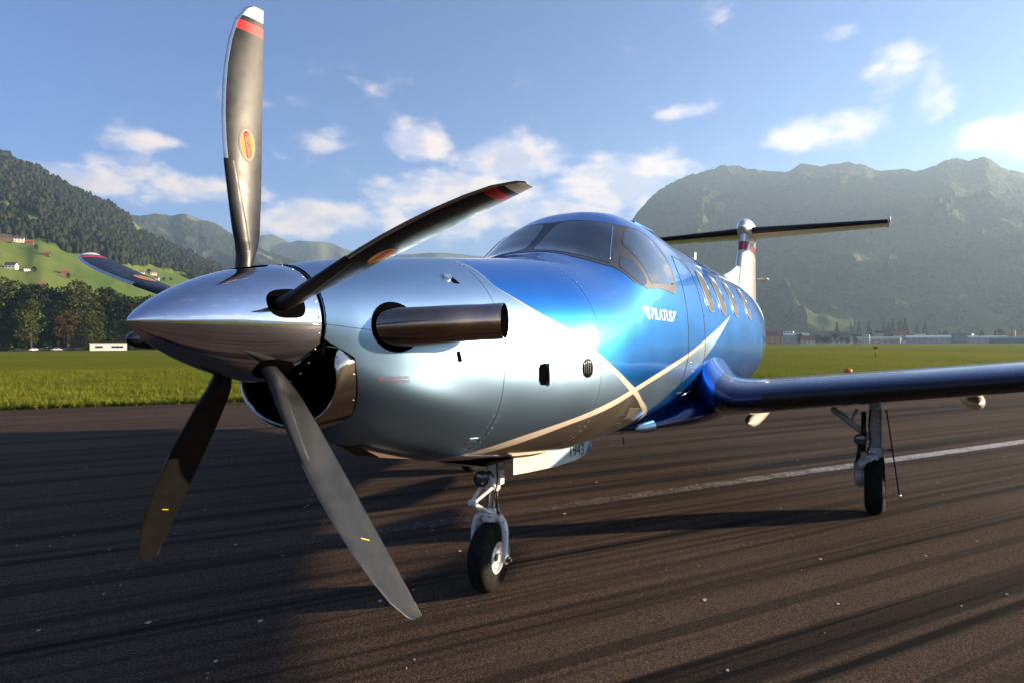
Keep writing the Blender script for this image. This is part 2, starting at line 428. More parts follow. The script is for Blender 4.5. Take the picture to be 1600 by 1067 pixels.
# ---- runway
UD = Vector((math.cos(R(-34)), math.sin(R(-34)), 0)); ND = Vector((math.sin(R(34)), math.cos(R(34)), 0))
m, b, p = new_mat('asphalt')
tc = b.node('ShaderNodeTexCoord').outputs['Object']
uu = b.v('DOT_PRODUCT', tc, tuple(UD)); vv = b.v('DOT_PRODUCT', tc, tuple(ND))
def uvw(su, sv_):
    cb = b.node('ShaderNodeCombineXYZ'); b.put(cb.inputs[0], b.m('MULTIPLY', uu, su)); b.put(cb.inputs[1], b.m('MULTIPLY', vv, sv_)); return cb.outputs[0]
grain = b.noise(tc, 170, 3, .6); grain2 = b.noise(tc, 60, 4, .65)
patch_ = b.noise(tc, .35, 5)
c = b.mix(b.ramp(patch_, .3, .7), (.041, .0256, .0172), (.061, .0402, .0285))
vor = b.node('ShaderNodeTexVoronoi'); b.put(vor.inputs['Vector'], tc); vor.inputs['Scale'].default_value = 110
c = b.mix(b.ramp(b.m('ADD', grain, b.m('MULTIPLY', grain2, .4)), .66, .90, 0, .9), c, (.19, .132, .098))
c = b.mix(b.ramp(b.m('ADD', b.m('MULTIPLY', grain, .6), b.m('MULTIPLY', grain2, .4)), .50, .36, 0, .85), c, (.020, .0145, .012))
# soft rubber film, long streaks along the runway
st1 = b.noise(uvw(.035, 2.2), 1, 5, .6); st2 = b.noise(uvw(.09, 9.), 1, 4, .6); st3 = b.noise(uvw(.012, .55), 1, 3)
rub = b.m('ADD', b.ramp(st1, .50, .62, 0, .7), b.ramp(st2, .51, .62, 0, .6))
rub = b.m('MULTIPLY', rub, b.ramp(st3, .35, .55, .45, 1.15))
# separate tyre marks: offset across, half width, heading error, strength
MARKS = [(-.245, .085, 0., .95), (.245, .055, .006, .9), (.575, .022, .02, .75), (.66, .018, .02, .7), (1.05, .03, .03, .7), (1.20, .022, .03, .6), (1.62, .03, .012, .65), (1.80, .02, .0, .5),
         (2.12, .05, -.006, .6), (2.75, .04, .0, .75), (3.75, .05, .004, .7), (4.15, .04, -.004, .8), (4.7, .06, 0., .6), (5.6, .05, .003, .7), (6.1, .05, 0., .6), (7.2, .08, .0, .5), (8.6, .06, -.004, .6),
         (-.75, .03, .01, .5), (-1.2, .06, .0, .8), (-1.9, .05, -.01, .7), (-3.0, .06, .0, .6), (9.8, .1, .0, .5), (11.2, .08, 0, .5)]
wob = b.m('MULTIPLY', b.m('SUBTRACT', b.noise(uvw(.12, .3), 1, 3), .5), .16)
edge = b.m('MULTIPLY', b.m('SUBTRACT', b.noise(uvw(1.2, 30), 1, 3), .5), .016)
acc = None
for i, (v0, hw_, er, stg) in enumerate(MARKS):
    dv = b.m('ABSOLUTE', b.m('SUBTRACT', b.m('ADD', b.m('ADD', vv, wob), edge), b.m('MULTIPLY_ADD', uu, er, v0)))
    k = b.ramp(dv, hw_ * 1.10, hw_ * .90, 0, stg)
    fade = b.ramp(b.noise(uvw(.055, 0), 1, 2) if False else b.noise(b.v('ADD', uvw(.06, .02), (i * 7.3, i * 3.1, 0)), 1, 2), .34, .5, .6, 1.)
    k = b.m('MULTIPLY', k, fade)
    acc = k if acc is None else b.m('MAXIMUM', acc, k)
rub = b.m('MAXIMUM', rub, acc)
rub = b.m('MULTIPLY', rub, b.ramp(grain, .34, .68, 1.0, .80), clamp=True)
c = b.mix(rub, c, (.009, .0075, .0068))
b.put(p.inputs['Base Color'], c)
b.put(p.inputs['Roughness'], b.mixf(rub, .95, .75)); p.inputs['Specular IOR Level'].default_value = .05
bn = b.node('ShaderNodeBump'); bn.inputs['Strength'].default_value = 1.0; bn.inputs['Distance'].default_value = .0022
hgt = b.m('ADD', b.m('MULTIPLY', grain, .8), b.m('MULTIPLY', vor.outputs['Distance'], .7)); hgt = b.m('ADD', hgt, b.m('MULTIPLY', grain2, 1.4))
b.put(bn.inputs['Height'], b.m('MULTIPLY', hgt, b.m('SUBTRACT', 1.1, b.m('MULTIPLY', rub, .6)))); b.put(p.inputs['Normal'], bn.outputs[0])
M_asph = m
EDGE = [(-140, 158), (-60, 81), (-25, 48.5), (-8, 32.6), (2.0, 22.9), (7.2, 17.84), (11.6, 13.84), (19, 7.5), (27.15, 1.52), (34.1, -2.2), (60, -18), (120, -58), (320, -195), (700, -455)]
def edge_pts(step=.25, amp=.24):
    out = []
    for (x0, y0), (x1, y1) in zip(EDGE[:-1], EDGE[1:]):
        L = math.hypot(x1 - x0, y1 - y0); n = max(2, int(L / (step if L < 30 else 3.)))
        for i in range(n):
            t = i / n; x = x0 + (x1 - x0) * t; y = y0 + (y1 - y0) * t
            d = (float(fbm(x * 1.3, y * 1.3, 3, 5)) - .5) * 2 * amp
            out.append((x + ND.x * d, y + ND.y * d))
    return out + [EDGE[-1]]
EP = edge_pts()
n = len(EP)
Vr = [(x, y, .004) for x, y in EP] + [(x - ND.x * 34, y - ND.y * 34, .004) for x, y in EP]
runway = structure(mesh('runway', Vr, [[i, n + i, n + i + 1, i + 1] for i in range(n - 1)], M_asph, smooth=False))
runway.data.flip_normals() if runway.data.polygons[0].normal.z < 0 else None

# worn white line
m, b, p = new_mat('worn_white_paint')
tc = b.node('ShaderNodeTexCoord').outputs['Object']
uu = b.v('DOT_PRODUCT', tc, tuple(UD)); vv = b.v('DOT_PRODUCT', tc, tuple(ND))
g1 = b.noise(tc, 85, 4, .7); g2 = b.noise(tc, 16, 3, .6); g3 = b.noise(tc, 2.2, 3)
dv = b.m('ABSOLUTE', b.m('SUBTRACT', vv, 3.035))
cover = b.m('SUBTRACT', b.m('ADD', b.m('MULTIPLY', g1, 1.25), b.m('MULTIPLY', g2, .25)), b.ramp(dv, .085, .16, .62, .95))
cover = b.m('ADD', cover, b.ramp(uu, 1.0, 11, -.20, .07, smooth=False)); cover = b.m('SUBTRACT', cover, b.ramp(g3, .4, .7, 0, .07))  # coverage drops to the left, for wear and for the shadow hiding it
b.put(p.inputs['Base Color'], b.mix(b.ramp(g2, .3, .7), (.30, .285, .265), (.46, .44, .42))); p.inputs['Roughness'].default_value = .8
tr = b.node('ShaderNodeBsdfTransparent'); ms = b.node('ShaderNodeMixShader')
b.put(ms.inputs[0], b.ramp(cover, .06, .13)); b.l.new(tr.outputs[0], ms.inputs[1]); b.l.new(p.outputs[0], ms.inputs[2])
b.l.new(ms.outputs[0], b.n['Material Output'].inputs['Surface'])
LV = []
for i in range(61):
    u0 = -10 + i * 3.5
    for s_ in (-.20, .20): q = UD * u0 + ND * (3.035 + s_); LV.append((q.x, q.y, .008))
ln = structure(mesh('runway_marking', LV, [[2 * i, 2 * i + 1, 2 * i + 3, 2 * i + 2] for i in range(60)], m, smooth=False))
ln.data.flip_normals() if ln.data.polygons[0].normal.z < 0 else None

# ================================================================== AIRCRAFT
plane = thing('aircraft', 'blue and silver single-engine turboprop aeroplane with five-bladed propeller parked on the runway', 'aeroplane')
# X aft from the spinner tip, Y starboard, Z up
SEC = np.array([
 [0.66,1.980,1.470,.255,1.725,2.0,2.0],
 [0.80,2.010,1.305,.332,1.690,2.05,2.1],
 [1.00,2.045,1.175,.418,1.645,2.10,2.12],
 [1.30,2.085,1.075,.500,1.580,2.17,2.15],
 [1.65,2.125,.985,.555,1.530,2.28,2.2],
 [2.10,2.172,.925,.680,1.500,2.35,2.25],
 [2.50,2.220,.890,.785,1.520,2.42,2.35],
 [2.85,2.287,.865,.822,1.585,2.28,2.45],
 [3.05,2.360,.860,.828,1.610,2.25,2.4],
 [3.25,2.482,.855,.832,1.620,2.35,2.3],
 [3.50,2.640,.850,.835,1.620,2.5,2.2],
 [3.75,2.745,.850,.840,1.630,2.50,2.2],
 [4.10,2.795,.840,.845,1.640,2.40,2.1],
 [4.60,2.812,.840,.850,1.640,2.25,2.1],
 [5.50,2.787,.840,.850,1.640,2.12,2.1],
 [7.80,2.735,.840,.850,1.640,2.1,2.3],
 [8.80,2.715,.880,.840,1.640,2.1,2.4],
 [10.0,2.685,1.020,.750,1.660,2.05,2.4],
 [11.5,2.640,1.360,.560,1.820,2.0,2.1],
 [13.0,2.560,1.800,.300,2.100,2.0,2.0],
 [13.9,2.480,2.080,.060,2.250,2.0,2.0]])
def sec(X): return [pchip(SEC[:, 0], SEC[:, k], X) for k in range(1, 7)]
def surf(X, t):
    X = np.asarray(X, float); t = np.asarray(t, float)
    zt, zb, hw, zw, nt, nb = sec(X); c, s = np.cos(t), np.sin(t); up = s >= 0
    n = np.where(up, nt, nb)
    y = hw * np.sign(c) * np.abs(c) ** (2 / n)
    z = zw + np.where(up, zt - zw, zw - zb) * np.sign(s) * np.abs(s) ** (2 / n)
    dep = np.arcsin(np.clip(-s, -1, 1))          # cheeks of the lower cowl beside the chin inlet
    y = y * (1 + .085 * np.exp(-((X - 1.0) / .42) ** 2) * np.exp(-((dep - .52) / .24) ** 2))
    return np.stack([X + 0 * t, y, z], -1)
def surf_n(X, t):
    e = 2e-3; a = surf(np.asarray(X) + e, t) - surf(np.asarray(X) - e, t); b_ = surf(X, np.asarray(t) + e) - surf(X, np.asarray(t) - e)
    n = np.cross(b_, a); n /= np.linalg.norm(n, axis=-1, keepdims=True) + 1e-12
    return n
def side_t(X, z, port=True):
    """section angle of the point of height z on the side"""
    zt, zb, hw, zw, nt, nb = sec(X); z = np.asarray(z, float)
    up = z >= zw
    s = np.clip(np.where(up, (z - zw) / (zt - zw), (zw - z) / (zw - zb)), 0, .9999)
    s = s ** (np.where(up, nt, nb) / 2); t = np.arcsin(np.clip(s, 0, 1)) * np.where(up, 1, -1)
    return PI - t if port else t % (2 * PI)

# livery curves in side view (X, z)
E1 = np.array([(1.70, 2.135), (1.735, 1.960), (1.808, 1.908), (1.96, 1.824), (2.13, 1.749), (2.31, 1.651), (2.5, 1.552), (2.70, 1.462), (2.92, 1.378), (3.12, 1.318), (3.4, 1.225), (3.75, 1.125), (4.03, 1.03), (4.2, .90), (4.5, .3)])
B1 = np.array([(1.70, 2.10), (1.735, 1.958), (1.808, 1.905), (1.952, 1.816), (2.124, 1.725), (2.272, 1.645), (2.448, 1.548), (2.664, 1.441), (2.956, 1.322), (3.18, 1.258), (3.448, 1.176), (3.75, 1.085), (4.0, .985), (4.2, .8), (4.5, .2)])
S1 = np.array([(.6, .80), (1.3, .925), (1.7, 1.04), (1.97, 1.116), (2.24, 1.173), (2.55, 1.238), (2.96, 1.312), (3.3, 1.366), (3.7, 1.432), (4.34, 1.536), (5.23, 1.70), (6.55, 1.957)])
S2 = np.array([(.6, .75), (1.3, .87), (1.7, .98), (2.12, 1.098), (2.33, 1.153), (2.63, 1.206), (2.95, 1.262), (3.2, 1.305), (3.74, 1.393), (4.36, 1.50), (5.23, 1.668), (6.55, 1.956)])
S3 = np.array([(.6, .1), (3.5, .75), (3.8, .99), (3.92, 1.065), (4.1, 1.144), (4.3, 1.24), (4.74, 1.372), (5.16, 1.512), (5.8, 1.717), (6.55, 1.955)])
TP = np.array([(8.8, 2.72), (9.4, 2.50), (10.2, 2.24), (11., 2.02), (12., 1.85), (14., 1.7)])
def curve_sd(cv, X, Z, below=True):
    f = pchip(cv[:, 0], cv[:, 1], X); e = 1e-3
    sl = (pchip(cv[:, 0], cv[:, 1], X + e) - pchip(cv[:, 0], cv[:, 1], X - e)) / (2 * e)
    return np.clip((f - Z) / np.sqrt(1 + np.minimum(sl * sl, 9)), -1, 1)
def livery(P):
    X, Z = P[:, 0], P[:, 2]
    at = {'e1': np.where(X < 1.70, np.clip(.0 + (1.70 - X) + .001, -1, 1) * 1., curve_sd(E1, X, Z)), 'b1': np.where(X < 1.70, 1., curve_sd(B1, X, Z))}
    for k, cv in (('s1', S1), ('s2', S2), ('s3', S3)): at[k] = np.where(X > 6.55, -.02 - (X - 6.55), curve_sd(cv, X, Z))
    at['top'] = np.where(X < 8.8, -1., -curve_sd(TP, X, Z))
    at['e1'] = np.where(X > 4.5, -1, at['e1'])
    return at

# ---- paints
C_BLUE, C_SILVER, C_CREAM, C_BELLY = (.002, .165, .60), (.28, .44, .63), (.78, .66, .52), (.30, .25, .20)
m, b, p = new_mat('livery_paint')
st = lambda name, w=.0016: b.ramp(b.attr(name), -w, w)
inv = lambda x: b.m('SUBTRACT', 1., x)
f1, fb, q1, q2, q3, qt = st('e1'), st('b1'), st('s1'), st('s2'), st('s3'), st('top')
strip = b.m('MULTIPLY', q1, inv(q2)); sw = b.m('MULTIPLY', q2, inv(q3)); cre = inv(fb)
tc = b.node('ShaderNodeTexCoord').outputs['Object']
flake = b.noise(tc, 900, 2, .5); soft = b.noise(tc, 1.7, 3)
blue = b.mix(b.ramp(flake, .35, .7, 0, .25), C_BLUE, (.006, .28, .76))
silver = b.mix(b.ramp(flake, .35, .7, 0, .3), C_SILVER, (.37, .53, .71))
cb_ = b.mix(sw, blue, silver); cb_ = b.mix(strip, cb_, C_CREAM); cb_ = b.mix(qt, cb_, silver)
cf = b.mix(q1, silver, C_CREAM); cf = b.mix(q2, cf, C_BELLY); cf = b.mix(cre, cf, C_CREAM)
b.put(p.inputs['Base Color'], b.mix(f1, cb_, cf))
cream_f = b.mixf(f1, b.m('MULTIPLY', strip, inv(qt)), b.m('MAXIMUM', cre, strip))
sil_f = b.mixf(f1, b.m('MAXIMUM', sw, qt), b.m('MULTIPLY', inv(q1), inv(cre)))
metal = b.mixf(cream_f, b.mixf(sil_f, .85, .95), 0.0)
b.put(p.inputs['Metallic'], metal)
b.put(p.inputs['Roughness'], b.m('ADD', b.mixf(sil_f, .34, .35), b.ramp(soft, .3, .7, -.02, .02)))
p.inputs['Coat Weight'].default_value = 1.; p.inputs['Coat IOR'].default_value = 1.5
b.put(p.inputs['Coat Roughness'], b.mixf(sil_f, .015, .10)); b.put(p.inputs['Coat Weight'], b.mixf(sil_f, 1., .2))
# very slight waviness of real skin
bn = b.node('ShaderNodeBump'); bn.inputs['Strength'].default_value = .25; bn.inputs['Distance'].default_value = .004
b.put(bn.inputs['Height'], b.noise(b.scale3(tc, 1.0, 2.2, 2.2), 2.2, 2)); b.put(p.inputs['Coat Normal'], bn.outputs[0]); b.put(p.inputs['Normal'], bn.outputs[0])
M_paint = m
def metallic(name, col, rough, metal=.85, coat=1., cr=.02):
    m, b, p = new_mat(name); tc = b.node('ShaderNodeTexCoord').outputs['Object']
    b.put(p.inputs['Base Color'], b.v('SCALE', tuple(col), scale=b.ramp(b.noise(tc, 700, 2), .3, .7, .85, 1.2)))
    b.put(p.inputs['Roughness'], b.ramp(b.noise(tc, 5, 4), .3, .7, rough * .9, rough * 1.15))
    p.inputs['Metallic'].default_value = metal; p.inputs['Coat Weight'].default_value = coat; p.inputs['Coat Roughness'].default_value = cr
    return m
M_blue = metallic('blue_flake_paint', (.002, .165, .62), .34, .85)
M_blue_shaded = metallic('shaded_blue_paint', (.002, .010, .075), .28, .6)  # the blue paint with dark ground reflection and underside shade put into it
M_silver = metallic('silver_blue_paint', (.36, .50, .60), .36, .88, .5, .1)
M_tail = metallic('white_silver_paint', (.72, .70, .68), .32, .55, .8, .04)
M_cream = mat('cream_paint', (.78, .66, .52), .35, coat=.8)
M_white = mat('white_gear_paint', (.72, .71, .69), .38, coat=.5, var=.08)
M_grey = mat('grey_gear_paint', (.42, .43, .45), .42, coat=.3, var=.1)
M_black = mat('black_void', (.0025, .0025, .0025), 1., spec=.0)  # flat black stands in for the shade inside openings and gaps
M_blackgloss = mat('black_gloss', (.008, .008, .009), .18, coat=.6)
M_boot = mat('black_rubber_boot', (.010, .010, .011), .42, var=.15, spec=.4)
M_tyre = mat('tyre_rubber', (.0075, .007, .0066), .85, spec=.25, var=.25, vscale=20, bump=.15, bscale=90)
M_frame = mat('window_frame_paint', (.035, .036, .042), .45, coat=.25)
M_steel = mat('bare_steel', (.55, .55, .56), .22, metal=1., var=.08)
M_bolt = mat('bright_fastener', (.75, .74, .72), .15, metal=1.)
M_red = mat('red_paint', (.42, .012, .014), .35, coat=.6)
M_redprint = mat('red_print', (.30, .06, .06), .5)
M_whiteprint = mat('white_print', (.82, .80, .76), .4)
M_blackprint = mat('black_print', (.012, .012, .012), .5)
M_grill = mat('dark_grill', (.03, .03, .032), .5)
def chrome(name, col, rough, wave=.0):
    m, b, p = new_mat(name); tc = b.node('ShaderNodeTexCoord').outputs['Object']
    b.put(p.inputs['Base Color'], b.v('SCALE', tuple(col), scale=b.ramp(b.noise(tc, 6, 5), .3, .7, .93, 1.05)))
    b.put(p.inputs['Roughness'], b.ramp(b.noise(tc, 14, 5, .65), .35, .75, rough, rough * 2.2)); p.inputs['Metallic'].default_value = 1.
    return m
M_chrome = chrome('polished_spinner_metal', (.70, .71, .80), .016)
M_lip = chrome('polished_inlet_lip', (.50, .43, .37), .07)
m, b, p = new_mat('heat_stained_exhaust'); tc = b.node('ShaderNodeTexCoord').outputs['Object']
b.put(p.inputs['Base Color'], b.mix(b.ramp(b.noise(tc, 5, 3), .35, .65), (.34, .235, .18), (.26, .20, .19))); p.inputs['Metallic'].default_value = 1.
b.put(p.inputs['Roughness'], b.ramp(b.noise(tc, 22, 4), .3, .7, .13, .19)); M_exh = m

# ---- generic skin patch in (X, t) with folded rims
def patch(name, X0, X1, t0, t1, nX, nT, m_, parent, gap=.0022, rim=.014, off=0.):
    """X0/X1 may be functions of t"""
    t = np.linspace(t0, t1, nT); fx0 = X0(t) if callable(X0) else np.full(nT, X0); fx1 = X1(t) if callable(X1) else np.full(nT, X1)
    u = np.linspace(0, 1, nX)
    dt = gap / .75
    t = np.linspace(t0 + dt, t1 - dt, nT) if abs(t1 - t0) < 2 * PI - .01 else t
    XX = (fx0 + gap)[None, :] + u[:, None] * (fx1 - fx0 - 2 * gap)[None, :]; TT = np.broadcast_to(t, XX.shape)
    if abs(t1 - t0) < 2 * PI - .01:      # the cowl seam runs along its own height, not along the widest line
        dl = PI - side_t(XX, np.interp(XX, [.66, .8, 1.65, 2.47], [1.724, 1.705, 1.612, 1.582]))
        TT = np.where(TT <= PI, dl + TT * (PI - 2 * dl) / PI, PI - dl + (TT - PI) * (PI + 2 * dl) / PI)
    P = surf(XX, TT); N = surf_n(XX, TT); P = P + N * off
    if rim:
        Pi = P - N * rim
        P = np.concatenate([Pi[:1], P, Pi[-1:]], 0); full = np.concatenate([Pi[:1], Pi, Pi[-1:]], 0)
        P = np.concatenate([full[:, :1], P, full[:, -1:]], 1)
    nx, nt = P.shape[:2]; P = P.reshape(-1, 3)
    o = mesh(name, P, grid_faces(nx, nt), m_, parent, attrs=livery(P))
    return fix_out(o)
def fix_out(o, c=None):
    """make normals point away from the body axis"""
    me = o.data; k = len(me.polygons); s = 0
    for i in range(0, k, max(1, k // 60)):
        q = me.polygons[i]; s += q.normal.dot(q.center - Vector((q.center.x, 0, 1.65)))
    if s < 0: me.flip_normals()
    return o
def sharp(o, a=40): o.data.set_sharp_from_angle(angle=R(a)); return o

def lip_start(t):
    d = np.minimum(np.abs(t - 3.37), np.abs(2 * PI - .23 - t)); inside = (t > 3.37) & (t < 2 * PI - .23)
    return np.where(inside, .665 + .115 * sm(d, 0, .10) + .085 * sm(d, .1, .8), .665)
sharp(patch('upper_cowl', .664, 1.65, -.0, PI, 90, 160, M_paint, plane))
sharp(patch('lower_cowl', lambda t: lip_start(t), 1.65, PI, 2 * PI, 90, 170, M_paint, plane))
sharp(patch('rear_upper_cowl', 1.65, 2.47, 0., PI, 80, 170, M_paint, plane))
sharp(patch('rear_lower_cowl', 1.65, 2.47, PI, 2 * PI, 80, 170, M_paint, plane))
fus = sharp(patch('fuselage', 2.47, 9.2, 0, 2 * PI, 560, 260, M_paint, plane, gap=.0018))
sharp(patch('tail_cone', 9.2, 13.9, 0, 2 * PI, 160, 120, M_paint, plane, gap=.0))
# dark bulkheads closing the nose behind the spinner
q = MB(); q.lathe([(0, .0), (0, .262), (.02, .262)], (.668, 0, 1.7235), (1, 0, 0), 48).build('front_bulkhead', M_black, plane)

# ---- polygons laid on the skin
def rounded(poly, it=3, w_=.22):
    P = [tuple(q) for q in poly]
    for _ in range(it):
        o = []
        for i in range(len(P)):
            a, c_ = np.array(P[i]), np.array(P[(i + 1) % len(P)]); o += [tuple(a * (1 - w_) + c_ * w_), tuple(a * w_ + c_ * (1 - w_))]
        P = o
    return P
def densify(poly, step):
    o = []
    for i in range(len(poly)):
        a, c_ = np.array(poly[i], float), np.array(poly[(i + 1) % len(poly)], float); n = max(1, int(np.hypot(*((c_ - a) * (1, .8))) / step))
        for k in range(n): o.append(tuple(a + (c_ - a) * k / n))
    return o
def skin_poly(name, poly, m_, parent, off=.004, step=.05, rim=.006, fn=None, smooth=True):
    """poly in (X, t); a slightly raised, rimmed piece following the body"""
    fn = fn or (lambda a: (surf(a[:, 0], a[:, 1]), surf_n(a[:, 0], a[:, 1])))
    B = densify(poly, step); n = len(B); A = np.array(B)
    lo, hi = A.min(0), A.max(0)
    gx = np.arange(lo[0] + step * .5, hi[0], step); gt = np.arange(lo[1] + step * .5, hi[1], step)
    def inside(x, y):
        c_ = False; j = n - 1
        for i in range(n):
            if (A[i, 1] > y) != (A[j, 1] > y) and x < (A[j, 0] - A[i, 0]) * (y - A[i, 1]) / (A[j, 1] - A[i, 1]) + A[i, 0]: c_ = not c_
            j = i
        return c_
    I = [(x, y) for x in gx for y in gt if inside(x, y) and np.min(np.hypot(A[:, 0] - x, A[:, 1] - y)) > step * .45]
    pts = [Vector(q) for q in B] + [Vector(q) for q in I]
    vs_, es_, fs_, *_r = geometry.delaunay_2d_cdt(pts, [(i, (i + 1) % n) for i in range(n)], [], 1, 1e-6)
    Q = np.array([tuple(v) for v in vs_]); P, N = fn(Q); top = P + N * off
    V = list(top); F = [list(f) for f in fs_]
    if rim:
        k = len(V); low = surf_low = (P - N * rim)[:n]; V += list(low)
        F += [[i, k + i, k + (i + 1) % n, (i + 1) % n] for i in range(n)]
    o = mesh(name, np.array(V), F, m_, parent, smooth=True)
    bm = bmesh.new(); bm.from_mesh(o.data); bmesh.ops.recalc_face_normals(bm, faces=bm.faces[:])
    bm.faces.ensure_lookup_table()
    f = max(bm.faces[:len(fs_)], key=lambda f: f.calc_area()); k = min(range(len(Q)), key=lambda i: (Vector(top[i]) - f.calc_center_median()).length)
    if f.normal.dot(Vector(N[k])) < 0: bmesh.ops.reverse_faces(bm, faces=bm.faces[:])
    bm.to_mesh(o.data); bm.free()
    return sharp(o, 50) if smooth else o
def mir(poly): return [(x, PI - t) for x, t in poly][::-1]

# ---- cockpit glazing
def glass(name, tint, rough=.02):
    m, b, p = new_mat(name); tc = b.node('ShaderNodeTexCoord').outputs['Object']
    b.put(p.inputs['Base Color'], b.v('SCALE', tuple(tint), scale=b.ramp(b.noise(tc, 3, 3), .3, .7, .8, 1.2)))
    b.put(p.inputs['Roughness'], b.ramp(b.noise(tc, 9, 4), .4, .8, rough, rough * 3)); p.inputs['IOR'].default_value = 1.62
    p.inputs['Coat Weight'].default_value = 1.; p.inputs['Coat Roughness'].default_value = .01; p.inputs['Coat IOR'].default_value = 1.7
    return m
M_glass = glass('cockpit_glass', (.012, .016, .020))
M_shade = mat('cabin_window_with_shade', (.06, .047, .038), .45, coat=.12, var=.1, spec=.3)
FR = [(2.93, PI / 2), (2.94, 2.013), (3.02, 2.22), (3.116, 2.36), (3.235, 2.638), (3.42, 2.785), (3.75, 2.835), (4.06, 2.862), (4.20, 2.80), (4.222, 2.658), (4.176, 2.486), (3.985, 2.293), (3.69, 2.165), (3.60, 2.09), (3.50, 1.85), (3.452, PI / 2)]
full = rounded(FR[1:-1], 0)
fr = [(2.93, PI / 2)] + FR[1:-1] + [(3.452, PI / 2)] + [(x, PI - t) for x, t in FR[1:-1]][::-1]
skin_poly('window_frame', fr, M_frame, plane, off=.003, step=.035)
WS = rounded([(2.972, 1.602), (2.975, 1.92), (3.04, 2.15), (3.135, 2.335), (3.20, 2.325), (3.565, 2.10), (3.565, 2.05), (3.48, 1.86), (3.428, 1.602)], 2, .12)
SWN = rounded([(3.40, 2.285), (3.628, 2.19), (3.944, 2.315), (4.06, 2.492), (4.145, 2.644), (4.14, 2.74), (4.08, 2.79), (3.712, 2.795), (3.50, 2.755), (3.47, 2.62), (3.43, 2.46)], 2, .13)
DV = rounded([(3.29, 2.345), (3.36, 2.46), (3.42, 2.62), (3.44, 2.73), (3.36, 2.735), (3.255, 2.63), (3.175, 2.42)], 2, .13)
for poly, nm in ((WS, 'windshield_pane'), (SWN, 'side_window_pane'), (DV, 'vent_window_pane')):
    for pg in (poly, mir(poly)):
        skin_poly(nm, pg, M_glass, plane, off=.0055, step=.04)
def skin_tube(name, pts, rad, m_, off=.004, n=6, closed=False):
    """a line lying on the skin, pts in (X, t)"""
    A = np.array(pts); P = surf(A[:, 0], A[:, 1]) + surf_n(A[:, 0], A[:, 1]) * off
    L = [Vector(q) for q in P]
    if closed: L.append(L[0])
    return MB().tube(L, rad, n).build(name, m_, plane, smooth=True)
for pts in ([(3.535, 2.082), (3.40, 2.155), (3.26, 2.235), (3.155, 2.305)], ):
    for sgn_ in (1, -1):
        pp_ = []
        for (x0_, t0_), (x1_, t1_) in zip(pts[:-1], pts[1:]): pp_ += [(x0_ + (x1_ - x0_) * k_ / 4, t0_ + (t1_ - t0_) * k_ / 4) for k_ in range(4)]
        pp_ = [(x_, t_ if sgn_ > 0 else PI - t_) for x_, t_ in pp_ + [pts[-1]]]
        skin_tube('windshield_edge_strip', pp_, .0045, M_steel, .007)  # thin steel strip added for the bright line at the pane's edge
# ---- cabin windows with drawn shades
for X0 in (5.50, 6.18, 6.98, 8.02):
    for port in (True, False):
        pl = []
        for k in range(28):
            a = 2 * PI * k / 28; ca, sa = math.cos(a), math.sin(a)
            x = X0 + .165 * math.copysign(abs(ca) ** .7, ca); z = 2.165 + .215 * math.copysign(abs(sa) ** .7, sa); pl.append((x, float(side_t(x, z, port))))
        wn = skin_poly('cabin_window', pl, M_shade, plane, off=.003, step=.05)
        A = np.array(pl + pl[:1]); P = surf(A[:, 0], A[:, 1]) + surf_n(A[:, 0], A[:, 1]) * .003
        MB().tube([Vector(q) for q in P], .006, 6).build('window_trim', M_silver, wn, smooth=True)
# ---- cabin door outline and service panels
def side_line(name, xz, rad=.0022, m_=None, off=.0005):
    A = np.array(xz, float)
    D_ = []
    for (x0, z0), (x1, z1) in zip(A[:-1], A[1:]):
        k = max(2, int(math.hypot(x1 - x0, z1 - z0) / .05)); D_ += [(x0 + (x1 - x0) * i / k, z0 + (z1 - z0) * i / k) for i in range(k)]
    D_.append(tuple(A[-1])); D_ = np.array(D_)
    return skin_tube(name, list(zip(D_[:, 0], side_t(D_[:, 0], D_[:, 1]))), rad, m_ or M_blackprint, off, 5)
side_line('cabin_door_seam', [(4.42, 2.30), (4.42, 1.25), (4.47, 1.19), (5.02, 1.19), (5.07, 1.25), (5.07, 2.30), (5.0, 2.42), (4.5, 2.42), (4.42, 2.30)], .0035, M_blackprint)
side_line('panel_seam', [(3.05, 1.14), (3.4, 1.10), (3.42, 1.03), (3.1, 1.07)], .002)
# belly vent, cowl vents, grilles
def side_poly(name, xz, m_, off=.0025, rim=.004, step=.03):
    return skin_poly(name, [(x, float(side_t(x, z))) for x, z in xz], m_, plane, off, step, rim)
side_poly('belly_vent', [(3.18, 1.172), (3.52, 1.14), (3.60, 1.055), (3.27, 1.085)], mat('belly_vent_paint', (.10, .085, .07), .5))
vent = side_poly('cowl_vent', rounded([(1.912, 1.525), (1.98, 1.532), (1.99, 1.405), (1.92, 1.412)], 1), M_black)
side_poly('vent_lip', rounded([(1.985, 1.532), (1.997, 1.532), (2.004, 1.405), (1.993, 1.405)], 0), M_silver, .012)
ov = [(2.332 + .052 * math.cos(a), 1.492 + .058 * math.sin(a)) for a in np.linspace(0, 2 * PI, 25)[:-1]]
gr = side_poly('cowl_grille', ov, M_black, .002)
for k in range(5):
    x = 2.332 + (k - 2) * .0185; h_ = .056 * math.sqrt(max(0, 1 - ((x - 2.332) / .052) ** 2))
    A = np.array([(x, float(side_t(x, 1.492 + s_ * h_))) for s_ in np.linspace(-1, 1, 6)])
    P = surf(A[:, 0], A[:, 1]) + surf_n(A[:, 0], A[:, 1]) * .003
    MB().tube([Vector(q) for q in P], .0036, 6).build('grille_bar', M_steel, gr, smooth=True)
side_poly('cowl_drain_hole', [(1.285, 1.604), (1.308, 1.608), (1.322, 1.555), (1.297, 1.553)], M_black)
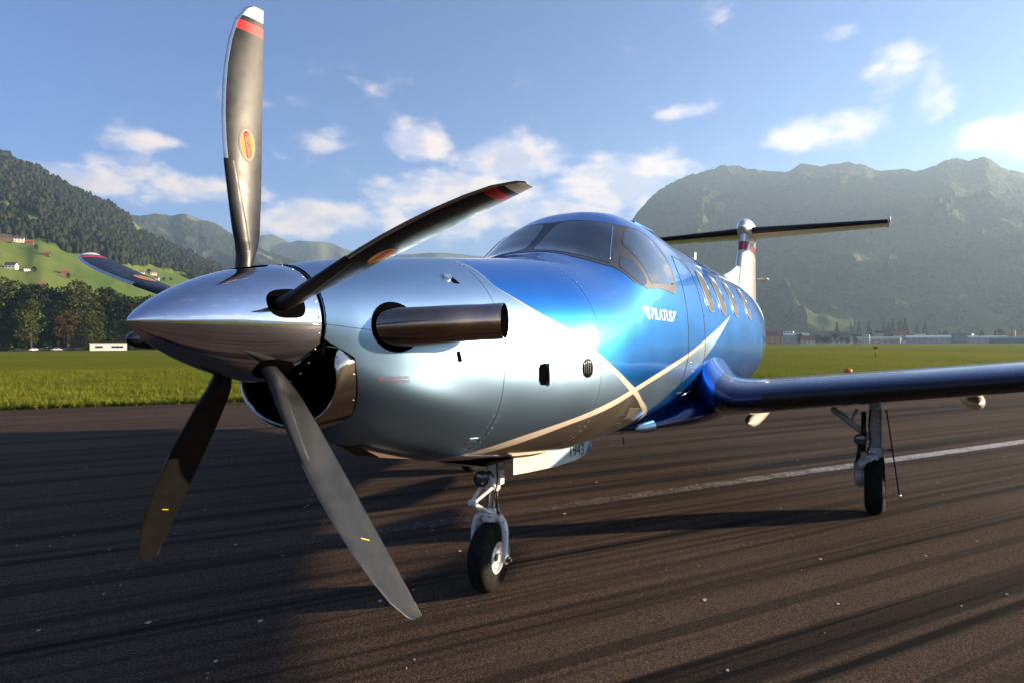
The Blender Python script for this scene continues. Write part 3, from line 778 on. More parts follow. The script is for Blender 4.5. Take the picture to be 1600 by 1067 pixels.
side_poly('naca_inlet', [(1.425, 1.988), (1.45, 1.985), (1.468, 1.945), (1.425, 1.945)], M_black)
side_poly('naca_scoop', rounded([(1.37, 1.972), (1.43, 1.992), (1.442, 1.978), (1.415, 1.955)], 1), M_silver, .012)
# latches and hinges along the cowl seams
for x, z in ((1.20, 1.69), (1.63, 1.585), (1.86, 1.603), (2.24, 1.592), (1.62, 1.13)):
    ll = side_poly('cowl_latch', [(x - .05, z + .012), (x + .004, z + .012), (x + .004, z - .012), (x - .05, z - .012)], M_silver, .0022)
    for dx, dz in ((.012, .012), (.012, -.012), (.026, 0.)):
        t_ = float(side_t(x + dx, z + dz)); P0 = surf(np.array([x + dx]), np.array([t_]))[0]; N0 = surf_n(np.array([x + dx]), np.array([t_]))[0]
        MB().lathe([(-.001, .005), (.003, .0045), (.004, 0.)], P0, N0, 8).build('latch_screw', M_grill, ll, smooth=True)
# skin fasteners that catch the sun
def rivet_row(name, pts, rad=.004):
    q = MB()
    for x, t_ in pts:
        P0 = surf(np.array([x]), np.array([t_]))[0]; N0 = surf_n(np.array([x]), np.array([t_]))[0]
        q.lathe([(-.001, rad), (rad * .6, rad * .8), (rad * .9, 0.)], P0, N0, 6)
    return structure(q.build(name, M_bolt if rad > .003 else M_silver, plane, smooth=True), 'stuff')
rivet_row('fastener_row', [(2.50, t_) for t_ in np.linspace(3.55, 4.4, 16)], .0032)
rivet_row('fastener_row', [(5.12, float(side_t(5.12, z))) for z in np.linspace(1.3, 2.5, 7)] + [(7.9, float(side_t(7.9, z))) for z in (1.5, 1.3, 1.62, 2.0)] + [(8.5, float(side_t(8.5, z))) for z in (1.4, 1.55)] + [(4.72, 3.45), (4.55, 3.34), (3.95, 3.2)], .006)

for X_ in (1.628, 1.672, 2.448, 2.492):
    rivet_row('fastener_row', [(X_, t_) for t_ in np.arange(1.75, 4.35, .072) if not (X_ < 1.66 and abs(t_ - 3.14) < .12)], .0026)
rivet_row('fastener_row', [(x_, float(side_t(np.array(x_), 1.655 if x_ < 2.5 else 1.6)) ) for x_ in np.arange(1.72, 2.44, .06)], .0026)
for X_ in (4.30, 6.55, 7.45, 8.95): rivet_row('fastener_row', [(X_, t_) for t_ in np.arange(1.9, 3.6, .06)], .0024)

# ---- lettering
def text_mesh(txt, size=1., bold=0., xscale=1.):
    cu = D.curves.new('lettering', 'FONT'); cu.body = txt; cu.size = size; cu.offset = bold; cu.resolution_u = 4
    o = D.objects.new('lettering', cu); COL.objects.link(o); bpy.context.view_layer.update()
    me = D.meshes.new_from_object(o.evaluated_get(bpy.context.evaluated_depsgraph_get()))
    V = np.array([tuple(v.co)[:2] for v in me.vertices]); F = [list(q.vertices) for q in me.polygons]
    D.objects.remove(o); D.meshes.remove(me); D.curves.remove(cu)
    V[:, 0] -= V[:, 0].min(); V[:, 1] -= V[:, 1].min(); V[:, 0] *= xscale
    return V, F
def text_on_side(name, txt, x0, z0, width, height, m_, off=.0022, bold=.0, parent=None, slant=0., dz=0.):
    V, F = text_mesh(txt, 1., bold)
    V[:, 0] *= width / V[:, 0].max(); V[:, 1] *= height / V[:, 1].max()
    X = x0 + V[:, 0] + slant * V[:, 1]; Z = z0 + V[:, 1] + dz * V[:, 0]
    t = side_t(X, Z); P = surf(X, t) + surf_n(X, t) * off
    o = mesh(name, P, F, m_, parent or plane, smooth=False)
    return o
text_on_side('maker_lettering', 'PILATUS', 3.392, 1.812, .525, .088, M_whiteprint, bold=.018, dz=-.01)
for k in range(3):
    z1 = 1.900 - k * .032; z0 = z1 - .024
    xl = 3.215 + k * .035; xr = 4.045 - k * .04
    side_poly('wing_emblem_bar', [(xl, z1), (3.352, z1), (3.350, z0), (xl + .026, z0)], M_whiteprint, .0022, 0, .05)
    side_poly('wing_emblem_bar', [(3.945, z1 - .006), (xr, z1 - .006), (xr - .03, z0 - .006), (3.943, z0 - .006)], M_whiteprint, .0022, 0, .05)
text_on_side('warning_lettering', 'VERY HOT INLET', .925, 1.487, .095, .011, M_redprint, off=.002)
text_on_side('warning_lettering', 'DO NOT TOUCH', .925, 1.470, .095, .011, M_redprint, off=.002)
side_poly('warning_arrow', [(.872, 1.487), (.890, 1.494), (.890, 1.489), (.908, 1.489), (.908, 1.485), (.890, 1.485), (.890, 1.480)], M_redprint, .002, 0, .02)
for k in range(3): text_on_side('notice_lettering', 'OPEN PUSH', 5.05, 1.575 - k * .022, .10, .014, M_redprint, off=.002)

# ---- chin air inlet with polished lip
ZS = 1.7235
phi = np.linspace(R(165), R(375), 90)
rimc = np.stack([.690 + .02 * np.sin(phi) * 0, .298 * np.cos(phi), 1.49 + .207 * np.sin(phi)], -1)
tseam = np.linspace(3.42, 2 * PI - .28, 90); seam = surf(lip_start(tseam), tseam) + surf_n(lip_start(tseam), tseam) * .001
rows = []
for w_ in np.linspace(0, 1, 14):
    a_ = math.sin(w_ * PI / 2); c_ = 1 - math.cos(w_ * PI / 2)
    q = rimc + (seam - rimc) * np.array([c_, a_, a_]); rows.append(q)
inn = []
cin = np.array([0, 0, 1.52])
for w_ in np.linspace(1, 0, 8)[:-1]:
    a_ = math.cos(w_ * PI / 2)  # back from inside
    s_ = 1 - .075 * math.sin(w_ * PI / 2); xx = .690 + .05 * (1 - math.cos(w_ * PI / 2))
    q = rimc.copy(); q[:, 1:] = cin[1:] + (q[:, 1:] - cin[1:]) * s_; q[:, 0] = xx; inn.append(q)
P = np.array(inn + rows)
fix_out(sharp(mesh('inlet_lip', P.reshape(-1, 3), grid_faces(P.shape[0], 90), M_lip, plane), 60))
duct = []
for x_, s_ in ((.74, .925), (.82, .88), (1.0, .82), (1.15, .6), (1.16, .0)):
    q = rimc.copy(); q[:, 1:] = cin[1:] + (q[:, 1:] - cin[1:]) * s_; q[:, 0] = x_; duct.append(q)
mesh('inlet_duct', np.array(duct).reshape(-1, 3), grid_faces(5, 90), M_black, plane)
sp = []
for x_ in (.672, .8, 1.16):
    a_ = np.linspace(R(205), R(335), 30); sp.append(np.stack([np.full(30, x_), .285 * np.cos(a_), 1.69 + .235 * np.sin(a_)], -1))
mesh('inlet_splitter', np.array(sp).reshape(-1, 3), grid_faces(3, 30), M_black, plane)
for tt in (3.62, 3.9, 4.25, 5.1, 5.5, 5.8):
    x_ = float(lip_start(np.array([tt]))[0]) - .012; P0 = surf(np.array([x_ + .012]), np.array([tt]))[0] - np.array([.014, 0, 0]); N0 = surf_n(np.array([x_ + .012]), np.array([tt]))[0]
    MB().lathe([(-.004, .006), (.002, .0055), (.0035, 0.)], P0, N0, 8).build('lip_screw', M_bolt, plane, smooth=True)

# ---- exhaust stubs
def exhaust(sgn):
    q = MB()
    path = [(.935, -.30, 1.708), (.965, -.40, 1.712), (1.015, -.49, 1.718), (1.085, -.565, 1.725), (1.17, -.612, 1.732), (1.27, -.662, 1.738), (1.375, -.712, 1.745)]
    path = [Vector((x, y * -sgn, z)) if sgn > 0 else Vector((x, y, z)) for x, y, z in path]
    # smooth the path
    A = np.array([tuple(v) for v in path]); s_ = np.linspace(0, 1, len(A)); S_ = np.linspace(0, 1, 26)
    C_ = np.stack([pchip(s_, A[:, k], S_) for k in range(3)], -1)
    n = 28; V = []; rad = np.interp(S_, [0, .4, .8, 1], [.086, .081, .080, .083])
    T = np.gradient(C_, axis=0); T /= np.linalg.norm(T, axis=1, keepdims=True)
    up_ = np.array([0, 0, 1.])
    def ring(c_, t_, r_, ov=1.05, cut=0.):
        side = np.cross(up_, t_); side /= np.linalg.norm(side); u2 = np.cross(t_, side); o = []
        for k in range(n):
            a = 2 * PI * k / n; off = side * math.cos(a) * r_ + u2 * math.sin(a) * r_ * ov
            inw = off[1] * (-1 if sgn > 0 else 1)   # + towards the body
            o.append(c_ + off + t_ * cut * (inw / r_))
        return o
    rows_ = [ring(C_[i], T[i], rad[i], 1.05, .09 * max(0, (i - 17) / 8)) for i in range(26)]
    last = 25
    rows_ += [ring(C_[last] + T[last] * .001, T[last], rad[last] - .004, 1.05, .09), ring(C_[22], T[22], rad[22] - .006, 1.05, .0), ring(C_[15], T[15], .066), ring(C_[9], T[9], .05)]
    P_ = np.array(rows_); o = mesh('exhaust_stub', P_.reshape(-1, 3), grid_faces(len(P_), n, True), [M_exh, M_black], plane)
    mi = np.zeros(len(o.data.polygons), int); mi[26 * n:] = 1; o.data.polygons.foreach_set('material_index', mi.astype(np.int32))
    bm = bmesh.new(); bm.from_mesh(o.data); bmesh.ops.recalc_face_normals(bm, faces=bm.faces[:]); bm.to_mesh(o.data); bm.free(); sharp(o, 50)
    # black gap ring where the stub leaves the cowl
    oc = []
    for k in range(30):
        a = 2 * PI * k / 30; z = 1.714 + .112 * math.sin(a); x = .962 + .118 * math.cos(a); oc.append((x, float(side_t(x, z))))
    if sgn > 0: oc = mir(oc)
    skin_poly('exhaust_gap', oc, M_black, plane, .0015, .04, .0)
exhaust(-1); exhaust(1)

# ---- spinner
prof = [(.652 * a_, .254 * (1 - (1 - a_) ** 1.62) ** (1 / 1.35)) for a_ in np.linspace(0, 1, 70) ** 1.5]
def spin_r(x): return float(np.interp(x, [q_[0] for q_ in prof], [q_[1] for q_ in prof]))
sp_o = MB().lathe(prof + [(.652, .24)], (0, 0, ZS), (1, 0, 0), 128).build('spinner', M_chrome, plane, smooth=True); sharp(sp_o, 60)
TH0 = -.0258
for k in range(24):
    a = 2 * PI * (k + .4) / 24; x = .636; r_ = spin_r(x); P0 = Vector((x, r_ * math.sin(a), ZS + r_ * math.cos(a)))
    MB().lathe([(-.001, .0055), (.002, .005), (.004, .003), (.0045, 0.)], P0, (0, math.sin(a), math.cos(a)), 8).build('spinner_screw', M_bolt, sp_o, smooth=True)

# ---- propeller blades
BR = np.array([.238, .277, .326, .376, .452, .527, .628, .729, .831, .936, 1.044, 1.157, 1.248, 1.315, 1.335])
BL = np.array([-.037, -.030, -.034, -.046, -.057, -.066, -.077, -.084, -.085, -.079, -.067, -.044, -.014, .033, .062])
BT = np.array([.071, .079, .083, .087, .091, .096, .099, .102, .105, .108, .111, .114, .115, .116, .117])
BL[0], BT[0] = -.034, .040
BT[1] = .058; BT[2] = .078
XH = .48
def blade_point(r_, u_, side, ang, extra=0.):
    """r: radius, u: 0 leading edge .. 1 trailing edge, side +1 cambered face (forward), -1 flat face"""
    le = np.interp(r_, BR, BL); te = np.interp(r_, BR, BT); ch = te - le
    s_ = le + u_ * ch
    tc_ = np.interp(r_, [.20, .26, .34, .5, .8, 1.1, 1.335], [.98, .80, .34, .17, .105, .075, .05])
    rnd = np.interp(r_, [.22, .36], [1., 0.])
    yt = 5 * tc_ * (.2969 * np.sqrt(np.clip(u_, 0, 1)) - .126 * u_ - .3516 * u_**2 + .2843 * u_**3 - .1036 * u_**4) * ch
    yc = tc_ * .5 * np.sqrt(np.clip(1 - (2 * u_ - 1) ** 2, 0, 1)) * ch
    th_ = yt * (1 - rnd) + yc * rnd
    cam_ = .035 * 4 * u_ * (1 - u_) * ch * (1 - rnd)
    nrm = np.where(side > 0, cam_ + th_ + extra, cam_ * .9 - th_ * .85 - extra)
    be = np.radians(np.interp(r_, [.25, 1.33], [92, 82])); ca, sa = math.cos(ang), math.sin(ang)
    rad = np.array([0, -sa, ca]); T = np.array([0, ca, sa]); AX = np.array([1., 0, 0])
    aft = np.sin(be)[..., None] * AX - np.cos(be)[..., None] * T
    nn = -np.cos(be)[..., None] * AX - np.sin(be)[..., None] * T
    return np.array([XH, 0, ZS]) + r_[..., None] * rad + s_[..., None] * aft + nrm[..., None] * nn
m, b, p = new_mat('propeller_blade_finish')
rr_ = b.attr('radius'); fc = b.attr('face'); le_ = b.attr('chord')
tc = b.node('ShaderNodeTexCoord').outputs['Object']
def band(lo, hi): return b.m('MULTIPLY', b.m('MULTIPLY', b.ramp(rr_, lo - .0015, lo + .0015), b.ramp(rr_, hi + .0015, hi - .0015)), b.m('GREATER_THAN', fc, 0.))
c = b.mix(b.ramp(b.noise(tc, 40, 4), .35, .7, 0, .5), (.0075, .007, .0068), (.011, .0105, .010))
c = b.mix(band(1.278, 2.), c, (.70, .68, .64)); c = b.mix(band(1.212, 1.254), c, (.50, .018, .016))
met = b.m('MULTIPLY', b.m('MULTIPLY', b.ramp(rr_, .66, .664), b.ramp(b.attr('dist'), .0135, .0125)), b.m('GREATER_THAN', fc, 0.))
c = b.mix(met, c, (.58, .58, .60))
b.put(p.inputs['Base Color'], c); b.put(p.inputs['Metallic'], met)
b.put(p.inputs['Roughness'], b.mixf(met, b.ramp(b.noise(tc, 18, 5), .3, .7, .33, .44), .26)); p.inputs['Specular IOR Level'].default_value = .4
M_blade = m
M_badge_r = mat('badge_red', (.36, .022, .012), .7, spec=.15); M_badge_o = mat('badge_orange', (.55, .26, .07), .7, spec=.15); M_yel = mat('yellow_print', (.75, .42, .03), .45)
def loft_blade(ang, name, rs, u0, u1, nu, extra, m_, parent, closed=True):
    us = .5 - .5 * np.cos(np.linspace(0, PI, nu)); us = u0 + us * (u1 - u0)
    rows_ = []; at = {'radius': [], 'face': [], 'chord': [], 'dist': []}
    for r_ in rs:
        uu_ = us if not callable(u1) else us
        a_ = np.full(nu, r_); up_ = blade_point(a_, us, np.ones(nu), ang, extra); dn = blade_point(a_, us, -np.ones(nu), ang, extra)
        rows_.append(np.concatenate([up_, dn[::-1][1 if u1 >= 1 else 0:-1 if u0 <= 0 else None]]))
        uc = np.concatenate([us, us[::-1][1 if u1 >= 1 else 0:-1 if u0 <= 0 else None]]); ch = np.interp(r_, BR, BT) - np.interp(r_, BR, BL)
        at['radius'] += [r_] * len(uc); at['face'] += [1.] * nu + [-1.] * (len(uc) - nu); at['chord'] += list(uc); at['dist'] += list(uc * ch)
    P_ = np.array(rows_); k = P_.shape[1]
    F = [list(q_) for q_ in grid_faces(len(rs), k, True)] + [list(range(k)), [(len(rs) - 1) * k + i for i in range(k)][::-1]]
    o = mesh(name, P_.reshape(-1, 3), F, m_, parent, attrs=at)
    bm = bmesh.new(); bm.from_mesh(o.data); bmesh.ops.recalc_face_normals(bm, faces=bm.faces[:]); bm.to_mesh(o.data); bm.free(); sharp(o, 55)
    return o
def boot(ang, parent):
    rs = np.linspace(.30, .655, 26); V = []; nu = 9
    for r_ in rs:
        w_ = float(np.interp(r_, [.30, .45, .655], [.46, .38, .22])); us = np.linspace(0, 1, nu) ** 1.6 * w_
        e_ = np.full(nu, .0022); e_[-1] = -.001
        a_ = np.full(nu, r_); up_ = blade_point(a_, us, np.ones(nu), ang, e_); dn = blade_point(a_, us, -np.ones(nu), ang, e_)
        V.append(np.concatenate([up_[::-1], dn[1:]]))
    V.insert(0, V[0] * .97 + V[0].mean(0) * .03); V.append(V[-1] * .97 + V[-1].mean(0) * .03)
    P_ = np.array(V); k = P_.shape[1]; o = mesh('deice_boot', P_.reshape(-1, 3), grid_faces(len(P_), k), M_boot, parent)
    bm = bmesh.new(); bm.from_mesh(o.data); bmesh.ops.recalc_face_normals(bm, faces=bm.faces[:]); bm.to_mesh(o.data); bm.free(); sharp(o, 60)
def blade_flat(name, ru, faces, side, ang, off, m_, parent):
    A = np.array(ru); P_ = blade_point(A[:, 0], A[:, 1], np.full(len(A), side), ang, off)
    o = mesh(name, P_, faces, m_, parent, smooth=False); return o
def badge(ang, parent):
    r0, uc = .735, .56; ch = float(np.interp(r0, BR, BT) - np.interp(r0, BR, BL))
    def ell(a_, b_, n=36): return [(r0 + a_ * math.cos(t), uc + b_ / ch * math.sin(t)) for t in np.linspace(0, 2 * PI, n + 1)[:-1]]
    def disc(a_, b_, off, m_, par, nm):
        ru = [(r0, uc)]; F = []; n = 36
        for s_ in (.34, .67, 1.): ru += [(r0 + (x - r0) * s_, uc + (y - uc) * s_) for x, y in ell(a_, b_)]
        F += [[0, 1 + i, 1 + (i + 1) % n] for i in range(n)]
        for q_ in (0, 1): F += [[1 + q_ * n + i, 1 + (q_ + 1) * n + i, 1 + (q_ + 1) * n + (i + 1) % n, 1 + q_ * n + (i + 1) % n] for i in range(n)]
        return blade_flat(nm, ru, F, 1., ang, off, m_, par)
    o = disc(.070, .043, .0010, M_grill, parent, 'maker_badge')
    # all flat print pieces of the badge are one sub-part mesh
    V, F, MI = [], [], []
    def add(A, fs, off, mi):
        P_ = blade_point(np.array(A)[:, 0], np.array(A)[:, 1], np.ones(len(A)), ang, off); k = len(V); V.extend(P_); F.extend([[i + k for i in f] for f in fs]); MI.extend([mi] * len(fs))
    def adisc(a_, b_, off, mi):
        n = 36; ru = [(r0, uc)] + [(r0 + (x - r0) * .5, uc + (y - uc) * .5) for x, y in ell(a_, b_)] + ell(a_, b_)
        add(ru, [[0, 1 + i, 1 + (i + 1) % n] for i in range(n)] + [[1 + i, 1 + n + i, 1 + n + (i + 1) % n, 1 + (i + 1) % n] for i in range(n)], off, mi)
    adisc(.063, .037, .0016, 0); adisc(.058, .0325, .0021, 1)
    sl = .32
    qd = [(-.056, -.004), (.056, -.012), (.056, .012), (-.056, .012)]
    band_ = []
    for i in range(13):
        x = -.054 + .108 * i / 12; lim = .031 * math.sqrt(max(0, 1 - (x / .0575) ** 2))
        c0 = x * -.12; band_.append((x, max(-lim, c0 - .0125), min(lim, c0 + .0125)))
    A = []; 
    for x, lo, hi in band_: A += [(r0 + x, uc + lo / ch), (r0 + x, uc + hi / ch)]
    add(A, [[2 * i, 2 * i + 1, 2 * i + 3, 2 * i + 2] for i in range(12)], .0026, 2)
    TV, TF = text_mesh('HARTZELL', 1., .02); TV[:, 0] *= .098 / TV[:, 0].max(); TV[:, 1] *= .017 / TV[:, 1].max()
    X_ = TV[:, 0] - .049; Y_ = TV[:, 1] - .0085 + X_ * .12
    add(list(zip(r0 + X_, uc - Y_ / ch)), TF, .0031, 0)
    mesh('badge_print', np.array(V), F, [mat('badge_white', (.36, .34, .31), .7, spec=.15), M_badge_o, M_badge_r], o, smooth=False, midx=MI)
for k in range(5):
    ang = TH0 + k * 2 * PI / 5
    rs = np.concatenate([np.linspace(.19, .45, 16), np.linspace(.47, 1.2, 34), np.linspace(1.22, 1.333, 20)])
    bl = loft_blade(ang, 'propeller_blade', rs, 0., 1., 22, 0., M_blade, plane)
    boot(ang, bl); badge(ang, bl)
    ru = []
    for i in range(5): ru += [(1.0 + .016 * (i / 4 - .5), .46 + .20 * i / 4), (1.0055 + .016 * (i / 4 - .5), .46 + .20 * i / 4)]
    blade_flat('yellow_mark', ru, [[2 * i, 2 * i + 1, 2 * i + 3, 2 * i + 2] for i in range(4)], -1., ang, .0012, M_yel, bl)
    # black patch painting the dark of the spinner opening round the blade root
    L = []
    for i in range(32):
        t = 2 * PI * i / 32; cx_, sx_ = math.cos(t), math.sin(t)
        x = XH + .012 + (.085 if cx_ > 0 else .075) * math.copysign(abs(cx_) ** (.45 if cx_ > 0 else .9), cx_); a_ = .26 * math.copysign(abs(sx_) ** .75, sx_)
        L.append((x, a_))
    V = []; F = []
    for s_ in (0.02, .35, .7, 1.):
        for x, a_ in L:
            xx = XH + .012 + (x - XH - .012) * s_; aa_ = a_ * s_; r_ = spin_r(xx) + .0016; an = -(ang) + aa_
            V.append((xx, r_ * math.sin(an), ZS + r_ * math.cos(an)))
    mesh('blade_cutout', np.array(V), grid_faces(4, 32, True), M_black, plane)

# ---- wings
def airfoil(n=36, t=.16, camber=.02):
    """closed outline from trailing edge over the top to the nose and back underneath: (x, z) per unit chord"""
    b_ = np.linspace(0, PI, n); x = .5 * (1 + np.cos(b_))
    y = 5 * t * (.2969 * np.sqrt(x) - .126 * x - .3516 * x**2 + .2843 * x**3 - .1020 * x**4)
    c_ = camber * 4 * x * (1 - x)
    return np.concatenate([np.stack([x, c_ + y], -1), np.stack([x[::-1], c_[::-1] - y[::-1]], -1)[1:]])
# spanwise station y, leading edge X, chord, mid height z, thickness ratio
def zmid(y): return .945 + .112 * y
WSTA = [(.70, 5.20, 2.15, 1.18, .40), (.80, 5.02, 2.28, 1.15, .315), (.88, 4.90, 2.34, 1.12, .245), (.96, 4.80, 2.38, 1.095, .190), (1.06, 4.74, 2.40, 1.08, .158), (1.20, 4.71, 2.40, 1.08, .142),
        (1.5, 4.735, 2.33, 1.113, .138), (2.2, 4.775, 2.2, 1.191, .134), (3.3, 4.85, 1.98, 1.314, .130), (4.5, 4.94, 1.75, 1.449, .127), (6., 5.06, 1.46, 1.617, .124), (7.4, 5.18, 1.2, 1.774, .12), (7.75, 5.24, 1.1, 1.82, .115), (7.98, 5.36, .92, 1.86, .10), (8.08, 5.55, .62, 1.90, .07)]
def wing(sgn):
    AF = [airfoil(34, 1., 0.) for _ in WSTA]; rows_ = []
    ys = np.array([s_[0] for s_ in WSTA]); yy = np.concatenate([np.linspace(.70, 1.3, 16), np.linspace(1.4, 7.7, 30), np.linspace(7.75, 8.08, 8)])
    cols = [pchip(ys, [s_[k] for s_ in WSTA], yy) for k in (1, 2, 3, 4)]
    base = airfoil(34, 1., 0.)
    def row(i, off=0., sel=None):
        le, ch, zm_, th_ = [float(c_[i]) for c_ in cols]
        a_ = base if sel is None else base[sel]
        cam_ = .018 * 4 * a_[:, 0] * (1 - a_[:, 0])
        lowf = min(1., .235 / (th_ * ch * .5)); zz_ = np.where(a_[:, 1] < 0, a_[:, 1] * lowf, a_[:, 1])
        x = le + a_[:, 0] * ch; z = zm_ + (zz_ * th_ + cam_) * ch - (.075 - .010 * yy[i]) * (a_[:, 0] - .3) * ch
        if off:
            k = len(a_); nx = a_[:, 0] - .12; nz = a_[:, 1]; nx = np.where(nx > 0, 0, nx * 4); nz = np.sign(nz) * 1.0 * (np.abs(nz) > 1e-4); l_ = np.hypot(nx, nz) + 1e-9
            x = x + nx / l_ * off; z = z + nz / l_ * off
        return np.stack([x, np.full(len(x), sgn * yy[i]), z], -1)
    P_ = np.array([row(i) for i in range(len(yy))]); k = P_.shape[1]
    F = [list(q_) for q_ in grid_faces(len(yy), k, True)] + [[(len(yy) - 1) * k + i for i in range(k)]]
    wg = mesh('wing', P_.reshape(-1, 3), F, [M_blue_shaded, M_blue], plane, midx=[1 if (f[0] // k) < 7 else 0 for f in F])
    def fixn(o):
        bm = bmesh.new(); bm.from_mesh(o.data); bmesh.ops.recalc_face_normals(bm, faces=bm.faces[:]); bm.to_mesh(o.data); bm.free(); sharp(o, 45); return o
    fixn(wg)
    # rubber de-ice boot round the leading edge
    sel = [j for j in range(len(base)) if base[j, 0] < (.012 if j < 33 else .10)]
    ii = [i for i in range(len(yy)) if 1.35 < yy[i] < 7.7]
    B_ = np.array([row(i, .0035, sel) for i in ii]); k = B_.shape[1]
    Bi = np.array([row(i, -.01, sel) for i in ii])
    B_ = np.concatenate([Bi[:, :1], B_, Bi[:, -1:]], 1); k += 2
    fixn(mesh('deice_boot', B_.reshape(-1, 3), grid_faces(len(ii), k), M_boot, plane))
    # flap track fairings
    for y_, x0, L_, r_ in ((1.10, 5.95, 2.1, .080), (3.12, 6.05, 1.5, .088), (5.0, 6.1, 1.3, .075)):
        pr = [(L_ * t_, r_ * math.sqrt(max(0, 1 - (1 - t_ / .22) ** 2)) if t_ < .22 else r_ * (1 - ((t_ - .22) / .78) ** 2) ** .8) for t_ in np.linspace(0, 1, 26)]
        fx = MB().lathe(pr, (x0, sgn * y_, zmid(y_) - .285 if y_ < 2 else zmid(y_) - .235), (1, 0, .02), 20).build('flap_fairing', M_cream, plane, smooth=True)
wing(-1); wing(1)
# aileron line / static wick on the port wing: winglet tip light
for sgn in (-1, 1):
    pr = [(-.01, 0.), (0, .02), (.05, .03), (.12, .02), (.16, 0.)]
    MB().lathe(pr, (5.5, sgn * 8.06, 1.885), (1, 0, 0), 10).build('tip_light', M_glass, plane, smooth=True)
pr = [(.95 * t_, .168 * (math.sqrt(max(0, 1 - (1 - t_ / .42) ** 2)) if t_ < .42 else (1 - ((t_ - .42) / .58) ** 2.2) ** .7)) for t_ in np.linspace(0, 1, 36)]
MB().lathe(pr, (4.72, 8.0, 1.755), (1, 0, .02), 32).build('radar_pod', M_blackgloss, plane, smooth=True)

# ---- belly fairing between the wings
def se(y0, hw, zc, hh, n_, k=48):
    a_ = np.linspace(0, 2 * PI, k + 1)[:-1]; c_, s_ = np.cos(a_), np.sin(a_)
    return y0 + hw * np.sign(c_) * np.abs(c_) ** (2 / n_), zc + hh * np.sign(s_) * np.abs(s_) ** (2 / n_)
fs = [(4.02, .30, .90, .04), (4.25, .52, .905, .065), (4.55, .70, .925, .10), (4.85, .88, .96, .155), (5.2, 1.0, .995, .205), (5.8, 1.04, 1.01, .23), (6.4, 1.04, 1.01, .23), (7.0, .98, 1.02, .20), (7.6, .84, 1.0, .15), (8.1, .60, .96, .09), (8.3, .42, .95, .05)]
FX = np.linspace(4.02, 8.3, 60); fr_ = [pchip([q_[0] for q_ in fs], [q_[k] for q_ in fs], FX) for k in (1, 2, 3)]
rows_ = []
for i, x in enumerate(FX):
    y, z = se(0, fr_[0][i], fr_[1][i], fr_[2][i], 2.3); rows_.append(np.stack([np.full(len(y), x), y, z], -1))
P_ = np.array(rows_); F = [list(q_) for q_ in grid_faces(60, 48, True)] + [list(range(48))[::-1], [59 * 48 + i for i in range(48)]]
o = mesh('belly_fairing', P_.reshape(-1, 3), F, M_blue_shaded, plane)  # shade of the downward-facing fairing put into its colour
bm = bmesh.new(); bm.from_mesh(o.data); bmesh.ops.recalc_face_normals(bm, faces=bm.faces[:]); bm.to_mesh(o.data); bm.free(); sharp(o, 50)
MB().lathe([(-.05, 0.), (-.03, .020), (0, .034), (.05, .044), (.16, .05)], (4.02, -.52, .92), (1, -.5, .08), 20).build('fairing_nose_cone', M_silver, plane, smooth=True)
# step strip and fasteners on the fairing
MB().tube([(4.45, -.775, 1.175), (4.66, -.80, 1.205)], .005, 6).build('fairing_edge_strip', M_bolt, plane, smooth=True)

# ---- tail
def surf_loft(name, stations, t_, m_, flat=True, boot_m=None, boot_f=.10):
    """stations: (leading edge point, chord, thickness direction unit) list"""
    base = airfoil(26, 1., 0.); rows_ = []
    for (x, y, z), ch, th_, nd in stations:
        rows_.append(np.array([x, y, z]) + base[:, :1] * ch * np.array([1, 0, 0]) + base[:, 1:] * ch * th_ * np.array(nd))
    P_ = np.array(rows_); k = P_.shape[1]
    F = [list(q_) for q_ in grid_faces(len(rows_), k, True)] + [list(range(k)), [(len(rows_) - 1) * k + i for i in range(k)]]
    o = mesh(name, P_.reshape(-1, 3), F, m_, plane)
    bm = bmesh.new(); bm.from_mesh(o.data); bmesh.ops.recalc_face_normals(bm, faces=bm.faces[:]); bm.to_mesh(o.data); bm.free(); sharp(o, 45)
    if boot_m:
        sel = [j for j in range(len(base)) if base[j, 0] < boot_f]; rows_ = []
        for (x, y, z), ch, th_, nd in stations:
            a_ = base[sel]; q_ = np.array([x, y, z]) + (a_[:, :1] * ch - .004) * np.array([1, 0, 0]) + (a_[:, 1:] * ch * th_ + np.sign(a_[:, 1:]) * .003) * np.array(nd)
            rows_.append(np.concatenate([q_[:1] * .999 + np.array([[.01, 0, 0]]), q_, q_[-1:] * .999 + np.array([[.01, 0, 0]])]))
        B_ = np.array(rows_); o2 = mesh('deice_boot', B_.reshape(-1, 3), grid_faces(len(rows_), B_.shape[1]), boot_m, plane)
        bm = bmesh.new(); bm.from_mesh(o2.data); bmesh.ops.recalc_face_normals(bm, faces=bm.faces[:]); bm.to_mesh(o2.data); bm.free()
    return o
m, b, p = new_mat('fin_paint')
tc = b.node('ShaderNodeTexCoord').outputs['Object']; sx = b.node('ShaderNodeSeparateXYZ'); b.put(sx.inputs[0], tc)
z_ = sx.outputs[2]; bandf = b.m('MULTIPLY', b.ramp(z_, 3.50, 3.505), b.ramp(z_, 3.695, 3.69))
b.put(p.inputs['Base Color'], b.mix(bandf, b.mix(b.ramp(b.noise(tc, 4, 3), .3, .7), (.66, .65, .63), (.74, .73, .70)), (.36, .012, .014)))
p.inputs['Roughness'].default_value = .3; p.inputs['Metallic'].default_value = .25; p.inputs['Coat Weight'].default_value = .8; p.inputs['Coat Roughness'].default_value = .04
M_fin = m
surf_loft('tail_fin', [((11.55, 0, 2.35), 2.75, .125, (0, 1, 0)), ((11.75, 0, 2.7), 2.55, .125, (0, 1, 0)), ((12.05, 0, 3.1), 2.22, .125, (0, 1, 0)), ((12.38, 0, 3.6), 1.9, .13, (0, 1, 0)), ((12.62, 0, 3.95), 1.68, .13, (0, 1, 0))], 0, M_fin)
